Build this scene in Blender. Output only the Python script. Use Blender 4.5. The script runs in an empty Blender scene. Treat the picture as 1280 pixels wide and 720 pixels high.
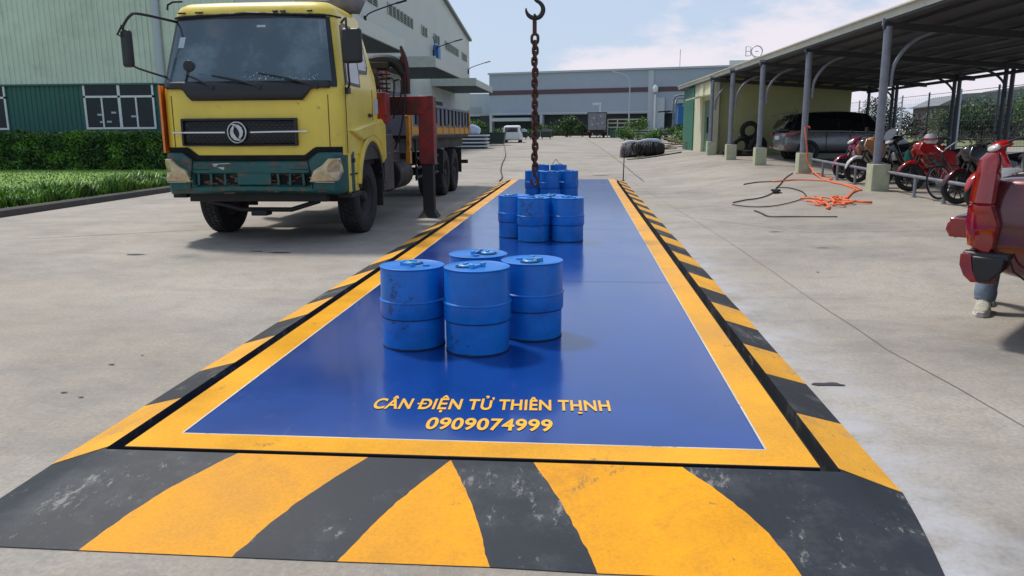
import bpy, bmesh, math, random
from mathutils import Vector, Matrix, noise
random.seed(7)
sc = bpy.context.scene
PI = math.pi
R = math.radians

# ---------------------------------------------------------------- camera
def make_camera():
    f, p, yaw, roll = 972.09, .1971, .0879, -.0055
    cy, sy, cp, sp = math.cos(yaw), math.sin(yaw), math.cos(p), math.sin(p)
    fw = Vector((-sy*cp, cy*cp, -sp)); r = Vector((cy, sy, 0)); u = r.cross(fw)
    r2 = r*math.cos(roll)+u*math.sin(roll); u2 = -r*math.sin(roll)+u*math.cos(roll)
    m = Matrix((( r2.x, u2.x, -fw.x, .5043), (r2.y, u2.y, -fw.y, -3.0904), (r2.z, u2.z, -fw.z, 1.4591), (0, 0, 0, 1)))
    cd = bpy.data.cameras.new('camera'); co = bpy.data.objects.new('camera', cd)
    sc.collection.objects.link(co); co.matrix_world = m
    cd.sensor_width = 36; cd.lens = f*36/1280; cd.clip_start = .05; cd.clip_end = 5000
    sc.camera = co
make_camera()

# ---------------------------------------------------------------- light
SUN_EL, SUN_DIR = 60.0, Vector((-.74, .67))       # horizontal direction TOWARDS the sun
def make_light():
    w = bpy.data.worlds.new('World'); sc.world = w; w.use_nodes = True
    nt = w.node_tree; nt.nodes.clear(); N = nt.nodes.new; L = nt.links.new
    out = N('ShaderNodeOutputWorld'); bg = N('ShaderNodeBackground')
    sky = N('ShaderNodeTexSky'); sky.sky_type = 'NISHITA'; sky.sun_disc = False
    sky.sun_elevation = R(SUN_EL); sky.sun_rotation = math.atan2(SUN_DIR.x, SUN_DIR.y)
    sky.air_density = 1.0; sky.dust_density = 2.5; sky.ozone_density = 1.6
    geo = N('ShaderNodeNewGeometry'); inv = N('ShaderNodeVectorMath'); inv.operation = 'SCALE'; inv.inputs['Scale'].default_value = -1
    L(geo.outputs['Incoming'], inv.inputs[0])
    mp = N('ShaderNodeMapping'); mp.inputs['Scale'].default_value = (1.0, 1.0, 2.6); mp.inputs['Location'].default_value = (.37, .2, .12)
    L(inv.outputs[0], mp.inputs[0])
    nz = N('ShaderNodeTexNoise'); nz.inputs['Scale'].default_value = 3.4; nz.inputs['Detail'].default_value = 9; nz.inputs['Roughness'].default_value = .55
    L(mp.outputs[0], nz.inputs['Vector'])
    # more cloud to the right of the yard (a real cloud bank in the east)
    dot = N('ShaderNodeVectorMath'); dot.operation = 'DOT_PRODUCT'; dot.inputs[1].default_value = (.31, .94, .15)
    L(inv.outputs[0], dot.inputs[0])
    bank = N('ShaderNodeMapRange'); bank.inputs[1].default_value = .955; bank.inputs[2].default_value = .995; bank.inputs[3].default_value = 0; bank.inputs[4].default_value = .20
    L(dot.outputs['Value'], bank.inputs[0])
    add = N('ShaderNodeMath'); add.operation = 'ADD'; L(nz.outputs['Fac'], add.inputs[0]); L(bank.outputs[0], add.inputs[1])
    cr = N('ShaderNodeMapRange'); cr.interpolation_type = 'SMOOTHSTEP'; cr.inputs[1].default_value = .565; cr.inputs[2].default_value = .68; cr.inputs[4].default_value = .85
    L(add.outputs[0], cr.inputs[0])
    hz = N('ShaderNodeSeparateXYZ'); L(inv.outputs[0], hz.inputs[0])
    veil = N('ShaderNodeMapRange'); veil.inputs[1].default_value = 0; veil.inputs[2].default_value = .55; veil.inputs[3].default_value = .85; veil.inputs[4].default_value = .50
    L(hz.outputs['Z'], veil.inputs[0])
    m1 = N('ShaderNodeMix'); m1.data_type = 'RGBA'; L(veil.outputs[0], m1.inputs['Factor']); L(sky.outputs[0], m1.inputs[6]); m1.inputs[7].default_value = (5.9, 7.2, 9.2, 1)
    m2 = N('ShaderNodeMix'); m2.data_type = 'RGBA'; L(cr.outputs[0], m2.inputs['Factor']); L(m1.outputs[2], m2.inputs[6]); m2.inputs[7].default_value = (9.0, 8.3, 8.9, 1)
    L(m2.outputs[2], bg.inputs[0]); bg.inputs[1].default_value = .090; L(bg.outputs[0], out.inputs[0])
    ld = bpy.data.lights.new('sun', 'SUN'); ld.energy = 2.7; ld.angle = R(7.0); ld.color = (1, .945, .86)
    lo = bpy.data.objects.new('sun', ld); sc.collection.objects.link(lo)
    ce = math.cos(R(SUN_EL)); h = SUN_DIR.normalized()
    d = Vector((h.x*ce, h.y*ce, math.sin(R(SUN_EL))))
    lo.rotation_euler = d.to_track_quat('Z', 'Y').to_euler(); lo.location = (0, 0, 30)
    vs = sc.view_settings; vs.view_transform = 'Standard'; vs.look = 'None'; vs.exposure = 0.18; vs.gamma = 1; vs.use_curve_mapping = False
    sc.cycles.max_bounces = 6; sc.cycles.transparent_max_bounces = 12
make_light()

# ---------------------------------------------------------------- materials
def mat(name, col, rough=.6, metal=0, var=.18, scale=3.0, bump=.0, bscale=30, coat=0, dirt_or_glare=None, dirt_or_glare_amt=0, dirt_or_glare_scale=2.0, emit=0, trans=0, spec=None, alpha=1, chips=None, chip_amt=0, chip_scale=30, rand=False, streak=1, grain=0):
    m = bpy.data.materials.new(name); m.use_nodes = True; nt = m.node_tree; N = nt.nodes.new; L = nt.links.new
    b = nt.nodes['Principled BSDF']
    tc0 = N('ShaderNodeTexCoord'); tcv = N('ShaderNodeVectorMath'); tcv.operation = 'ADD'; L(tc0.outputs['Object'], tcv.inputs[0])
    if rand:
        oi = N('ShaderNodeObjectInfo'); sr = N('ShaderNodeVectorMath'); sr.operation = 'SCALE'; sr.inputs['Scale'].default_value = 1.7; L(oi.outputs['Location'], sr.inputs[0]); L(sr.outputs[0], tcv.inputs[1])
    class TC: outputs = {'Object': tcv.outputs[0]}
    tc = TC
    nz = N('ShaderNodeTexNoise'); nz.inputs['Scale'].default_value = scale; nz.inputs['Detail'].default_value = 6; nz.inputs['Roughness'].default_value = .6
    L(tc.outputs['Object'], nz.inputs['Vector'])
    mr = N('ShaderNodeMapRange'); mr.inputs[1].default_value = .3; mr.inputs[2].default_value = .7; mr.inputs[3].default_value = 1-var; mr.inputs[4].default_value = 1+var
    L(nz.outputs['Fac'], mr.inputs[0])
    mu = N('ShaderNodeVectorMath'); mu.operation = 'SCALE'; mu.inputs[0].default_value = col[:3]; L(mr.outputs[0], mu.inputs['Scale'])
    last = mu.outputs[0]
    if dirt_or_glare:
        n2 = N('ShaderNodeTexNoise'); n2.inputs['Scale'].default_value = dirt_or_glare_scale; n2.inputs['Detail'].default_value = 10; n2.inputs['Roughness'].default_value = .72
        L(tc.outputs['Object'], n2.inputs['Vector'])
        r2 = N('ShaderNodeMapRange'); r2.inputs[1].default_value = .72-.45*dirt_or_glare_amt; r2.inputs[2].default_value = .80-.3*dirt_or_glare_amt; r2.inputs[4].default_value = min(1, .5+dirt_or_glare_amt*.5)
        L(n2.outputs['Fac'], r2.inputs[0])
        mx = N('ShaderNodeMix'); mx.data_type = 'RGBA'; L(r2.outputs[0], mx.inputs['Factor']); L(last, mx.inputs[6]); mx.inputs[7].default_value = (*dirt_or_glare, 1)
        last = mx.outputs[2]
    if grain:
        ng = N('ShaderNodeTexNoise'); ng.inputs['Scale'].default_value = 75; ng.inputs['Detail'].default_value = 6; ng.inputs['Roughness'].default_value = .85; L(tc.outputs['Object'], ng.inputs['Vector'])
        rg = N('ShaderNodeMapRange'); rg.inputs[1].default_value = .36; rg.inputs[2].default_value = .64; rg.inputs[3].default_value = 1-grain; rg.inputs[4].default_value = 1+grain*.7; L(ng.outputs['Fac'], rg.inputs[0])
        mg = N('ShaderNodeVectorMath'); mg.operation = 'SCALE'; L(last, mg.inputs[0]); L(rg.outputs[0], mg.inputs['Scale']); last = mg.outputs[0]
    if chips:
        mpc = N('ShaderNodeMapping'); mpc.inputs['Scale'].default_value = (1, streak, 1); L(tc.outputs['Object'], mpc.inputs[0])
        nc = N('ShaderNodeTexNoise'); nc.inputs['Scale'].default_value = chip_scale; nc.inputs['Detail'].default_value = 8; nc.inputs['Roughness'].default_value = .8; L(mpc.outputs[0], nc.inputs['Vector'])
        na = N('ShaderNodeTexNoise'); na.inputs['Scale'].default_value = chip_scale*.13; na.inputs['Detail'].default_value = 3; L(tc.outputs['Object'], na.inputs['Vector'])
        ma = N('ShaderNodeMath'); ma.operation = 'MULTIPLY_ADD'; ma.inputs[1].default_value = .55; L(na.outputs['Fac'], ma.inputs[0]); L(nc.outputs['Fac'], ma.inputs[2])
        rc = N('ShaderNodeMapRange'); rc.inputs[1].default_value = .995-.2*chip_amt; rc.inputs[2].default_value = 1.06-.2*chip_amt; rc.inputs[4].default_value = .8; L(ma.outputs[0], rc.inputs[0])
        mc = N('ShaderNodeMix'); mc.data_type = 'RGBA'; L(rc.outputs[0], mc.inputs['Factor']); L(last, mc.inputs[6]); mc.inputs[7].default_value = (*chips, 1); last = mc.outputs[2]
    L(last, b.inputs['Base Color'])
    rr = N('ShaderNodeMapRange'); rr.inputs[1].default_value = .3; rr.inputs[2].default_value = .7; rr.inputs[3].default_value = max(.02, rough*.8); rr.inputs[4].default_value = min(1, rough*1.2)
    L(nz.outputs['Fac'], rr.inputs[0]); L(rr.outputs[0], b.inputs['Roughness'])
    b.inputs['Metallic'].default_value = metal
    if coat: b.inputs['Coat Weight'].default_value = coat; b.inputs['Coat Roughness'].default_value = .08
    if trans: b.inputs['Transmission Weight'].default_value = trans
    if spec is not None: b.inputs['Specular IOR Level'].default_value = spec
    if emit: b.inputs['Emission Color'].default_value = (*col[:3], 1); b.inputs['Emission Strength'].default_value = emit
    if alpha < 1: b.inputs['Alpha'].default_value = alpha
    if bump:
        n3 = N('ShaderNodeTexNoise'); n3.inputs['Scale'].default_value = bscale; n3.inputs['Detail'].default_value = 5
        L(tc.outputs['Object'], n3.inputs['Vector'])
        bp = N('ShaderNodeBump'); bp.inputs['Strength'].default_value = bump; bp.inputs['Distance'].default_value = min(.02, .5/bscale)
        L(n3.outputs['Fac'], bp.inputs['Height']); L(bp.outputs[0], b.inputs['Normal'])
    return m
M = {}
def concrete_mat():
    m = bpy.data.materials.new('yard_concrete'); m.use_nodes = True; nt = m.node_tree; N = nt.nodes.new; L = nt.links.new
    b = nt.nodes['Principled BSDF']; tc = N('ShaderNodeTexCoord')
    def nz(s, d=8, r=.6, v=None, sc_=(1, 1, 1)):
        mp = N('ShaderNodeMapping'); mp.inputs['Scale'].default_value = sc_; L(tc.outputs['Object'], mp.inputs[0])
        n = N('ShaderNodeTexNoise'); n.inputs['Scale'].default_value = s; n.inputs['Detail'].default_value = d; n.inputs['Roughness'].default_value = r
        L(mp.outputs[0], n.inputs['Vector']); return n.outputs['Fac']
    def rng(i, a, b_, c, d):
        x = N('ShaderNodeMapRange'); x.inputs[1].default_value = a; x.inputs[2].default_value = b_; x.inputs[3].default_value = c; x.inputs[4].default_value = d; L(i, x.inputs[0]); return x.outputs[0]
    def mix(f, a, b_):
        x = N('ShaderNodeMix'); x.data_type = 'RGBA'; L(f, x.inputs['Factor'])
        for k, v in ((6, a), (7, b_)):
            if isinstance(v, tuple): x.inputs[k].default_value = v
            else: L(v, x.inputs[k])
        return x.outputs[2]
    base = mix(rng(nz(.35, 10, .66), .38, .64, 0, 1), (.45, .408, .350, 1), (.225, .206, .182, 1))
    base = mix(rng(nz(1.7, 8, .7), .42, .70, 0, .6), base, (.45, .385, .31, 1))
    base = mix(rng(nz(5.5, 10, .78), .50, .66, 0, .32), base, (.16, .152, .145, 1))          # tan dusting
    base = mix(rng(nz(.9, 10, .75, sc_=(.45, 1.6, 1)), .50, .70, 0, .55), base, (.17, .16, .145, 1))
    base = mix(rng(nz(.22, 8, .7), .50, .62, 0, .45), base, (.40, .335, .25, 1))  # dark tyre grime
    base = mix(rng(nz(38, 5, .85), .40, .62, 0, .55), base, (.19, .175, .16, 1))
    base = mix(rng(nz(24, 6, .85, sc_=(1.6, .7, 1)), .52, .66, 0, .4), base, (.44, .42, .39, 1))
    base = mix(rng(nz(13, 6, .8), .68, .80, 0, .55), base, (.075, .07, .068, 1))
    # dust pale splash along the outer edge of the right-hand strip, and a wet patch
    sep = N('ShaderNodeSeparateXYZ'); L(tc.outputs['Object'], sep.inputs[0])
    sx = rng(sep.outputs['X'], 1.8, 2.35, 1, 0); n = nz(2.2, 8, .75); ad = N('ShaderNodeMath'); ad.operation = 'MULTIPLY'; L(sx, ad.inputs[0]); L(rng(n, .38, .6, 0, 1), ad.inputs[1])
    ly = rng(sep.outputs['Y'], 6, 9, 1, 0); a2 = N('ShaderNodeMath'); a2.operation = 'MULTIPLY'; L(ad.outputs[0], a2.inputs[0]); L(ly, a2.inputs[1])
    gx = N('ShaderNodeMath'); gx.operation = 'GREATER_THAN'; gx.inputs[1].default_value = 1.7; L(sep.outputs['X'], gx.inputs[0])
    a3 = N('ShaderNodeMath'); a3.operation = 'MULTIPLY'; L(a2.outputs[0], a3.inputs[0]); L(gx.outputs[0], a3.inputs[1])
    base = mix(a3.outputs[0], base, (.43, .435, .46, 1))
    # sandy earth farther than the concrete reaches
    far = rng(sep.outputs['Y'], 88, 104, 0, 1); base = mix(far, base, (.36, .31, .25, 1))
    L(base, b.inputs['Base Color'])
    L(rng(nz(1.1, 6, .6), .3, .7, .62, .9), b.inputs['Roughness'])
    bp = N('ShaderNodeBump'); bp.inputs['Strength'].default_value = .35; bp.inputs['Distance'].default_value = .01; L(nz(70, 6, .8), bp.inputs['Height']); L(bp.outputs[0], b.inputs['Normal'])
    return m
def corrug(name, col, pitch_axis, freq, rough=.5, var=.12, dirt_or_glare=None, amt=0, depth=.02):
    m = mat(name, col, rough, var=var, scale=.35, dirt_or_glare=dirt_or_glare, dirt_or_glare_amt=amt, dirt_or_glare_scale=.5)
    nt = m.node_tree; N = nt.nodes.new; L = nt.links.new; b = nt.nodes['Principled BSDF']
    tc = N('ShaderNodeTexCoord'); w = N('ShaderNodeTexWave'); w.wave_type = 'BANDS'; w.bands_direction = pitch_axis; w.inputs['Scale'].default_value = freq
    L(tc.outputs['Object'], w.inputs['Vector'])
    bp = N('ShaderNodeBump'); bp.inputs['Strength'].default_value = .9; bp.inputs['Distance'].default_value = depth; L(w.outputs['Fac'], bp.inputs['Height']); L(bp.outputs[0], b.inputs['Normal'])
    return m
def paint_worn(name, col, scale, amt, under, rough=.55, bump=.35, chips=(.09, .085, .08), chip_amt=.5, chip_scale=16, streak=.45):
    return mat(name, col, rough, var=.2, scale=1.6, grain=.16, spec=.25, chips=chips, chip_amt=chip_amt, chip_scale=chip_scale, streak=streak, bump=bump, bscale=260, dirt_or_glare=under, dirt_or_glare_amt=amt, dirt_or_glare_scale=scale)
M['ground'] = concrete_mat()
M['deck_blue'] = mat('deck_blue', (.005, .046, .245), .2, var=.16, scale=1.3, dirt_or_glare=(.045, .09, .27), dirt_or_glare_amt=.28, dirt_or_glare_scale=1.6, coat=.30, bump=.05, bscale=3, chips=(.09, .12, .25), chip_amt=.22, chip_scale=9, streak=.2)
M['deck_yellow'] = paint_worn('deck_yellow', (.78, .36, .008), 9, .2, (.55, .30, .05), .38, .05, (.20, .14, .06), .35, 22)
M['deck_white'] = mat('deck_white', (.58, .58, .55), .5, chips=(.05, .08, .22), chip_amt=.6, chip_scale=14)
M['letter_yellow'] = mat('letter_yellow', (.88, .46, .02), .4, var=.05)
M['ramp_yellow'] = paint_worn('ramp_yellow', (.76, .325, .006), 3, .42, (.58, .25, .02), .6, .12, (.22, .15, .06), .28, 19)
M['ramp_black'] = paint_worn('ramp_black', (.025, .030, .038), 3, .5, (.065, .070, .078), .5, .14, (.24, .235, .225), .56, 24)
M['strip_yellow'] = paint_worn('strip_yellow', (.74, .36, .035), 4, .42, (.43, .27, .12), .7, .15, (.20, .16, .11), .55, 16)
M['strip_black'] = paint_worn('strip_black', (.030, .033, .038), 4, .45, (.13, .125, .12), .65, .15, (.22, .21, .19), .5, 18)
M['pit'] = mat('pit', (.004, .004, .004), .9)
M['steel_edge'] = mat('steel_edge', (.05, .05, .05), .6, .5)
M['drum_blue'] = mat('drum_blue', (.002, .165, .58), .38, var=.18, scale=5, dirt_or_glare=(.004, .075, .34), dirt_or_glare_amt=.3, dirt_or_glare_scale=3, bump=.10, bscale=9, chips=(.015, .03, .09), chip_amt=.33, chip_scale=13, rand=True)
M['drum_lid'] = mat('drum_lid', (.07, .32, .66), .42, var=.16, scale=7, dirt_or_glare=(.03, .18, .46), dirt_or_glare_amt=.3, dirt_or_glare_scale=6, chips=(.03, .035, .06), chip_amt=.4, chip_scale=18, rand=True)
M['drum_seam'] = mat('drum_seam', (.006, .018, .05), .7)
M['black_rubber'] = mat('black_rubber', (.014, .014, .014), .75, var=.3, bump=.1)
M['tyre'] = mat('tyre', (.020, .020, .021), .82, var=.25, scale=6, dirt_or_glare=(.07, .063, .055), dirt_or_glare_amt=.32, dirt_or_glare_scale=5, bump=.15, bscale=40)
M['rim_dark'] = mat('rim_dark', (.035, .034, .034), .6, .3, dirt_or_glare=(.09, .075, .06), dirt_or_glare_amt=.3, dirt_or_glare_scale=9)
M['cab_yellow'] = mat('cab_yellow', (.78, .59, .07), .38, var=.12, scale=1.4, chips=(.20, .13, .05), chip_amt=.22, chip_scale=11, dirt_or_glare=(.42, .32, .09), dirt_or_glare_amt=.3, dirt_or_glare_scale=2.6, coat=.25, bump=.03, bscale=5)
M['cab_orange'] = mat('cab_orange', (.80, .20, .025), .4)
M['bumper_green'] = mat('bumper_green', (.005, .082, .078), .42, var=.25, scale=2.5, chips=(.12, .075, .045), chip_amt=.85, chip_scale=8, dirt_or_glare=(.03, .065, .058), dirt_or_glare_amt=.38, dirt_or_glare_scale=3, bump=.1, bscale=14)
M['rust'] = mat('rust', (.16, .065, .03), .85, var=.4, scale=20, dirt_or_glare=(.05, .025, .018), dirt_or_glare_amt=.5, dirt_or_glare_scale=12, bump=.5, bscale=60)
M['chain_rust'] = mat('chain_rust', (.12, .050, .030), .7, .4, var=.4, scale=25, dirt_or_glare=(.03, .02, .018), dirt_or_glare_amt=.55, dirt_or_glare_scale=14)
M['hook_iron'] = mat('hook_iron', (.045, .042, .038), .55, .6, var=.3, scale=20, dirt_or_glare=(.11, .05, .025), dirt_or_glare_amt=.25, dirt_or_glare_scale=14)
M['black_plastic'] = mat('black_plastic', (.014, .015, .017), .45, var=.2)
M['dark_metal'] = mat('dark_metal', (.018, .018, .019), .65, .2, var=.3, dirt_or_glare=(.05, .042, .035), dirt_or_glare_amt=.25, dirt_or_glare_scale=6)
M['chrome'] = mat('chrome', (.78, .79, .8), .14, 1, var=.05)
M['chrome_dull'] = mat('chrome_dull', (.35, .35, .36), .35, .9, var=.1)
M['chrome_badge'] = mat('chrome_badge', (.48, .49, .50), .2, .9, var=.3, scale=14)
M['windshield'] = mat('windshield', (.045, .085, .11), .05, var=.35, scale=.9, coat=1, dirt_or_glare=(.14, .21, .25), dirt_or_glare_amt=.5, dirt_or_glare_scale=.9)  # pale blotches paint a reflected sky into the glass colour
M['side_glass'] = mat('side_glass', (.06, .062, .075), .15, var=.2, scale=2, coat=.6)
M['car_glass'] = mat('car_glass', (.006, .007, .008), .05, var=.1, coat=1)
M['window_glass'] = mat('window_glass', (.010, .018, .022), .12, var=.3, scale=1.5, spec=.3)
M['headlamp'] = mat('headlamp', (.50, .38, .21), .15, var=.3, scale=11, coat=1, metal=.3)
M['crane_red'] = mat('crane_red', (.26, .012, .014), .45, var=.25, scale=3, dirt_or_glare=(.035, .016, .015), dirt_or_glare_amt=.62, dirt_or_glare_scale=2.2, chips=(.02, .015, .014), chip_amt=.6, chip_scale=9)
M['crane_dark_red'] = mat('crane_dark_red', (.055, .008, .010), .5, var=.3, dirt_or_glare=(.02, .014, .013), dirt_or_glare_amt=.5, dirt_or_glare_scale=4)
M['bed_grey'] = mat('bed_grey', (.16, .185, .23), .55, var=.2, dirt_or_glare=(.05, .045, .04), dirt_or_glare_amt=.35, dirt_or_glare_scale=3)
M['bed_yellow'] = mat('bed_yellow', (.62, .29, .025), .5, var=.2, dirt_or_glare=(.13, .075, .03), dirt_or_glare_amt=.35, dirt_or_glare_scale=4)
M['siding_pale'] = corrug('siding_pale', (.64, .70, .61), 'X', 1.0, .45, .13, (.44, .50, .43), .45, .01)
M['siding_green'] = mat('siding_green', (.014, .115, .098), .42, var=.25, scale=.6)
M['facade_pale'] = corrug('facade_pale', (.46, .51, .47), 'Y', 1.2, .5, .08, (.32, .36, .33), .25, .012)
M['canopy_pale'] = mat('canopy_pale', (.46, .50, .45), .5, var=.12)
M['canopy_under'] = mat('canopy_under', (.035, .05, .055), .6, var=.1)
M['frame_white'] = mat('frame_white', (.72, .74, .75), .4, var=.06)
M['roof_edge'] = mat('roof_edge', (.16, .18, .18), .5)
M['far_wall'] = corrug('far_wall', (.33, .39, .47), 'X', .6, .6, .05, depth=.01)
M['far_wall2'] = corrug('far_wall2', (.45, .50, .56), 'X', .6, .6, .05, depth=.01)
M['far_band'] = mat('far_band', (.10, .055, .075), .6)
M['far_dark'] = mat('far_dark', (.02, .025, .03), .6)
M['far_glass'] = mat('far_glass', (.06, .09, .11), .15)
M['steel_post'] = mat('steel_post', (.24, .255, .30), .42, .25, var=.18, scale=5, dirt_or_glare=(.08, .08, .085), dirt_or_glare_amt=.3, dirt_or_glare_scale=6)
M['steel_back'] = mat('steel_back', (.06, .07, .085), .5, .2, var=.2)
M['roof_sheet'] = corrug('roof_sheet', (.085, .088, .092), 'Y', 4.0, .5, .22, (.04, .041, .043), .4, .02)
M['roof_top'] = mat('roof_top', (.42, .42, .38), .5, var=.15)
M['fascia'] = mat('fascia', (.58, .57, .48), .5, var=.12, dirt_or_glare=(.30, .29, .23), dirt_or_glare_amt=.3, dirt_or_glare_scale=3)
M['purlin'] = mat('purlin', (.05, .053, .06), .5, .3)
M['pedestal'] = mat('pedestal', (.47, .49, .34), .75, var=.12, scale=5, dirt_or_glare=(.24, .26, .19), dirt_or_glare_amt=.33, dirt_or_glare_scale=7, bump=.15)
M['shed_wall'] = mat('shed_wall', (.40, .405, .20), .8, var=.10, scale=1.2, dirt_or_glare=(.30, .30, .15), dirt_or_glare_amt=.3, dirt_or_glare_scale=1.5)
M['room_wall'] = mat('room_wall', (.60, .60, .44), .75, var=.10, scale=1.5, dirt_or_glare=(.34, .34, .25), dirt_or_glare_amt=.28, dirt_or_glare_scale=2)
M['green_sheet'] = corrug('green_sheet', (.035, .18, .125), 'Y', 3.2, .5, .2, (.02, .10, .075), .4, .02)
M['green_door'] = mat('green_door', (.09, .20, .135), .55, var=.15)
M['car_grey'] = mat('car_grey', (.19, .19, .20), .3, .5, var=.05, coat=.8)
M['car_red'] = mat('car_red', (.085, .009, .012), .22, .35, var=.12, scale=2, coat=1)
M['lamp_red'] = mat('lamp_red', (.26, .004, .006), .08, var=.35, scale=5, coat=1)
M['lamp_white'] = mat('lamp_white', (.62, .63, .62), .1, coat=1)
M['bike_red'] = mat('bike_red', (.46, .012, .014), .22, var=.08, coat=1)
M['bike_pink'] = mat('bike_pink', (.30, .012, .075), .25, var=.08, coat=1)
M['bike_black'] = mat('bike_black', (.014, .015, .018), .25, var=.1, coat=.8)
M['bike_white'] = mat('bike_white', (.62, .62, .62), .3, coat=.7)
M['bike_orange'] = mat('bike_orange', (.50, .22, .09), .35, coat=.5)
M['bike_teal'] = mat('bike_teal', (.02, .20, .14), .5)
M['seat'] = mat('seat', (.014, .014, .015), .5, bump=.1, bscale=60)
M['alloy'] = mat('alloy', (.34, .34, .35), .35, .8, var=.15)
M['plate_white'] = mat('plate_white', (.70, .70, .70), .5)
M['rope_orange'] = mat('rope_orange', (.80, .17, .06), .7, var=.2, scale=12)
M['cable_black'] = mat('cable_black', (.014, .014, .015), .6)
M['leaf_dark'] = mat('leaf_dark', (.038, .095, .020), .55, var=.45, scale=2)
M['leaf_mid'] = mat('leaf_mid', (.080, .19, .028), .55, var=.4, scale=2)
M['leaf_bright'] = mat('leaf_bright', (.15, .29, .035), .5, var=.35, scale=2)
M['leaf_dry'] = mat('leaf_dry', (.15, .13, .05), .6, var=.3)
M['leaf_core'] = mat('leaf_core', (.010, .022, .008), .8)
M['bark'] = mat('bark', (.10, .08, .06), .85, bump=.4)
M['soil_grass'] = mat('soil_grass', (.17, .29, .045), .9, var=.4, scale=1.5)
M['kerb'] = mat('kerb', (.060, .056, .054), .85, var=.35, scale=4, dirt_or_glare=(.17, .15, .13), dirt_or_glare_amt=.3, dirt_or_glare_scale=5, bump=.5)
M['field'] = mat('field', (.16, .17, .07), .9, var=.35, scale=.08)
M['denim'] = mat('denim', (.17, .22, .29), .85, var=.3, scale=9, bump=.4, bscale=50)
M['shirt'] = mat('shirt', (.18, .19, .21), .85, var=.1)
M['skin'] = mat('skin', (.38, .22, .15), .55, var=.08)
M['shoe'] = mat('shoe', (.42, .39, .32), .7, var=.2, scale=20)
M['sole'] = mat('sole', (.55, .53, .48), .7)
M['hair'] = mat('hair', (.01, .009, .008), .5)
M['box_grey'] = mat('box_grey', (.21, .225, .245), .6, var=.2, scale=2)
M['bin_green'] = mat('bin_green', (.010, .075, .055), .5, var=.2)
M['bin_dark'] = mat('bin_dark', (.018, .04, .030), .5, var=.25)
M['lid_green'] = mat('lid_green', (.03, .15, .04), .5)
M['tarp_white'] = mat('tarp_white', (.60, .63, .67), .6, var=.08)
M['tarp_blue'] = mat('tarp_blue', (.42, .50, .64), .6, var=.15)
M['pallet_pale'] = mat('pallet_pale', (.50, .50, .46), .7, var=.15)
M['wood'] = mat('wood', (.36, .27, .17), .8, var=.2)
M['tarp_grey'] = mat('tarp_grey', (.16, .15, .16), .8, var=.25, scale=6, bump=.5)
M['container_blue'] = mat('container_blue', (.02, .14, .40), .5, var=.1)
M['helmet_white'] = mat('helmet_white', (.60, .60, .58), .25, coat=1)
M['sticker'] = mat('sticker', (.42, .50, .55), .5, var=.1)
M['paint_rust'] = mat('paint_rust', (.10, .085, .07), .8, var=.3)

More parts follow.
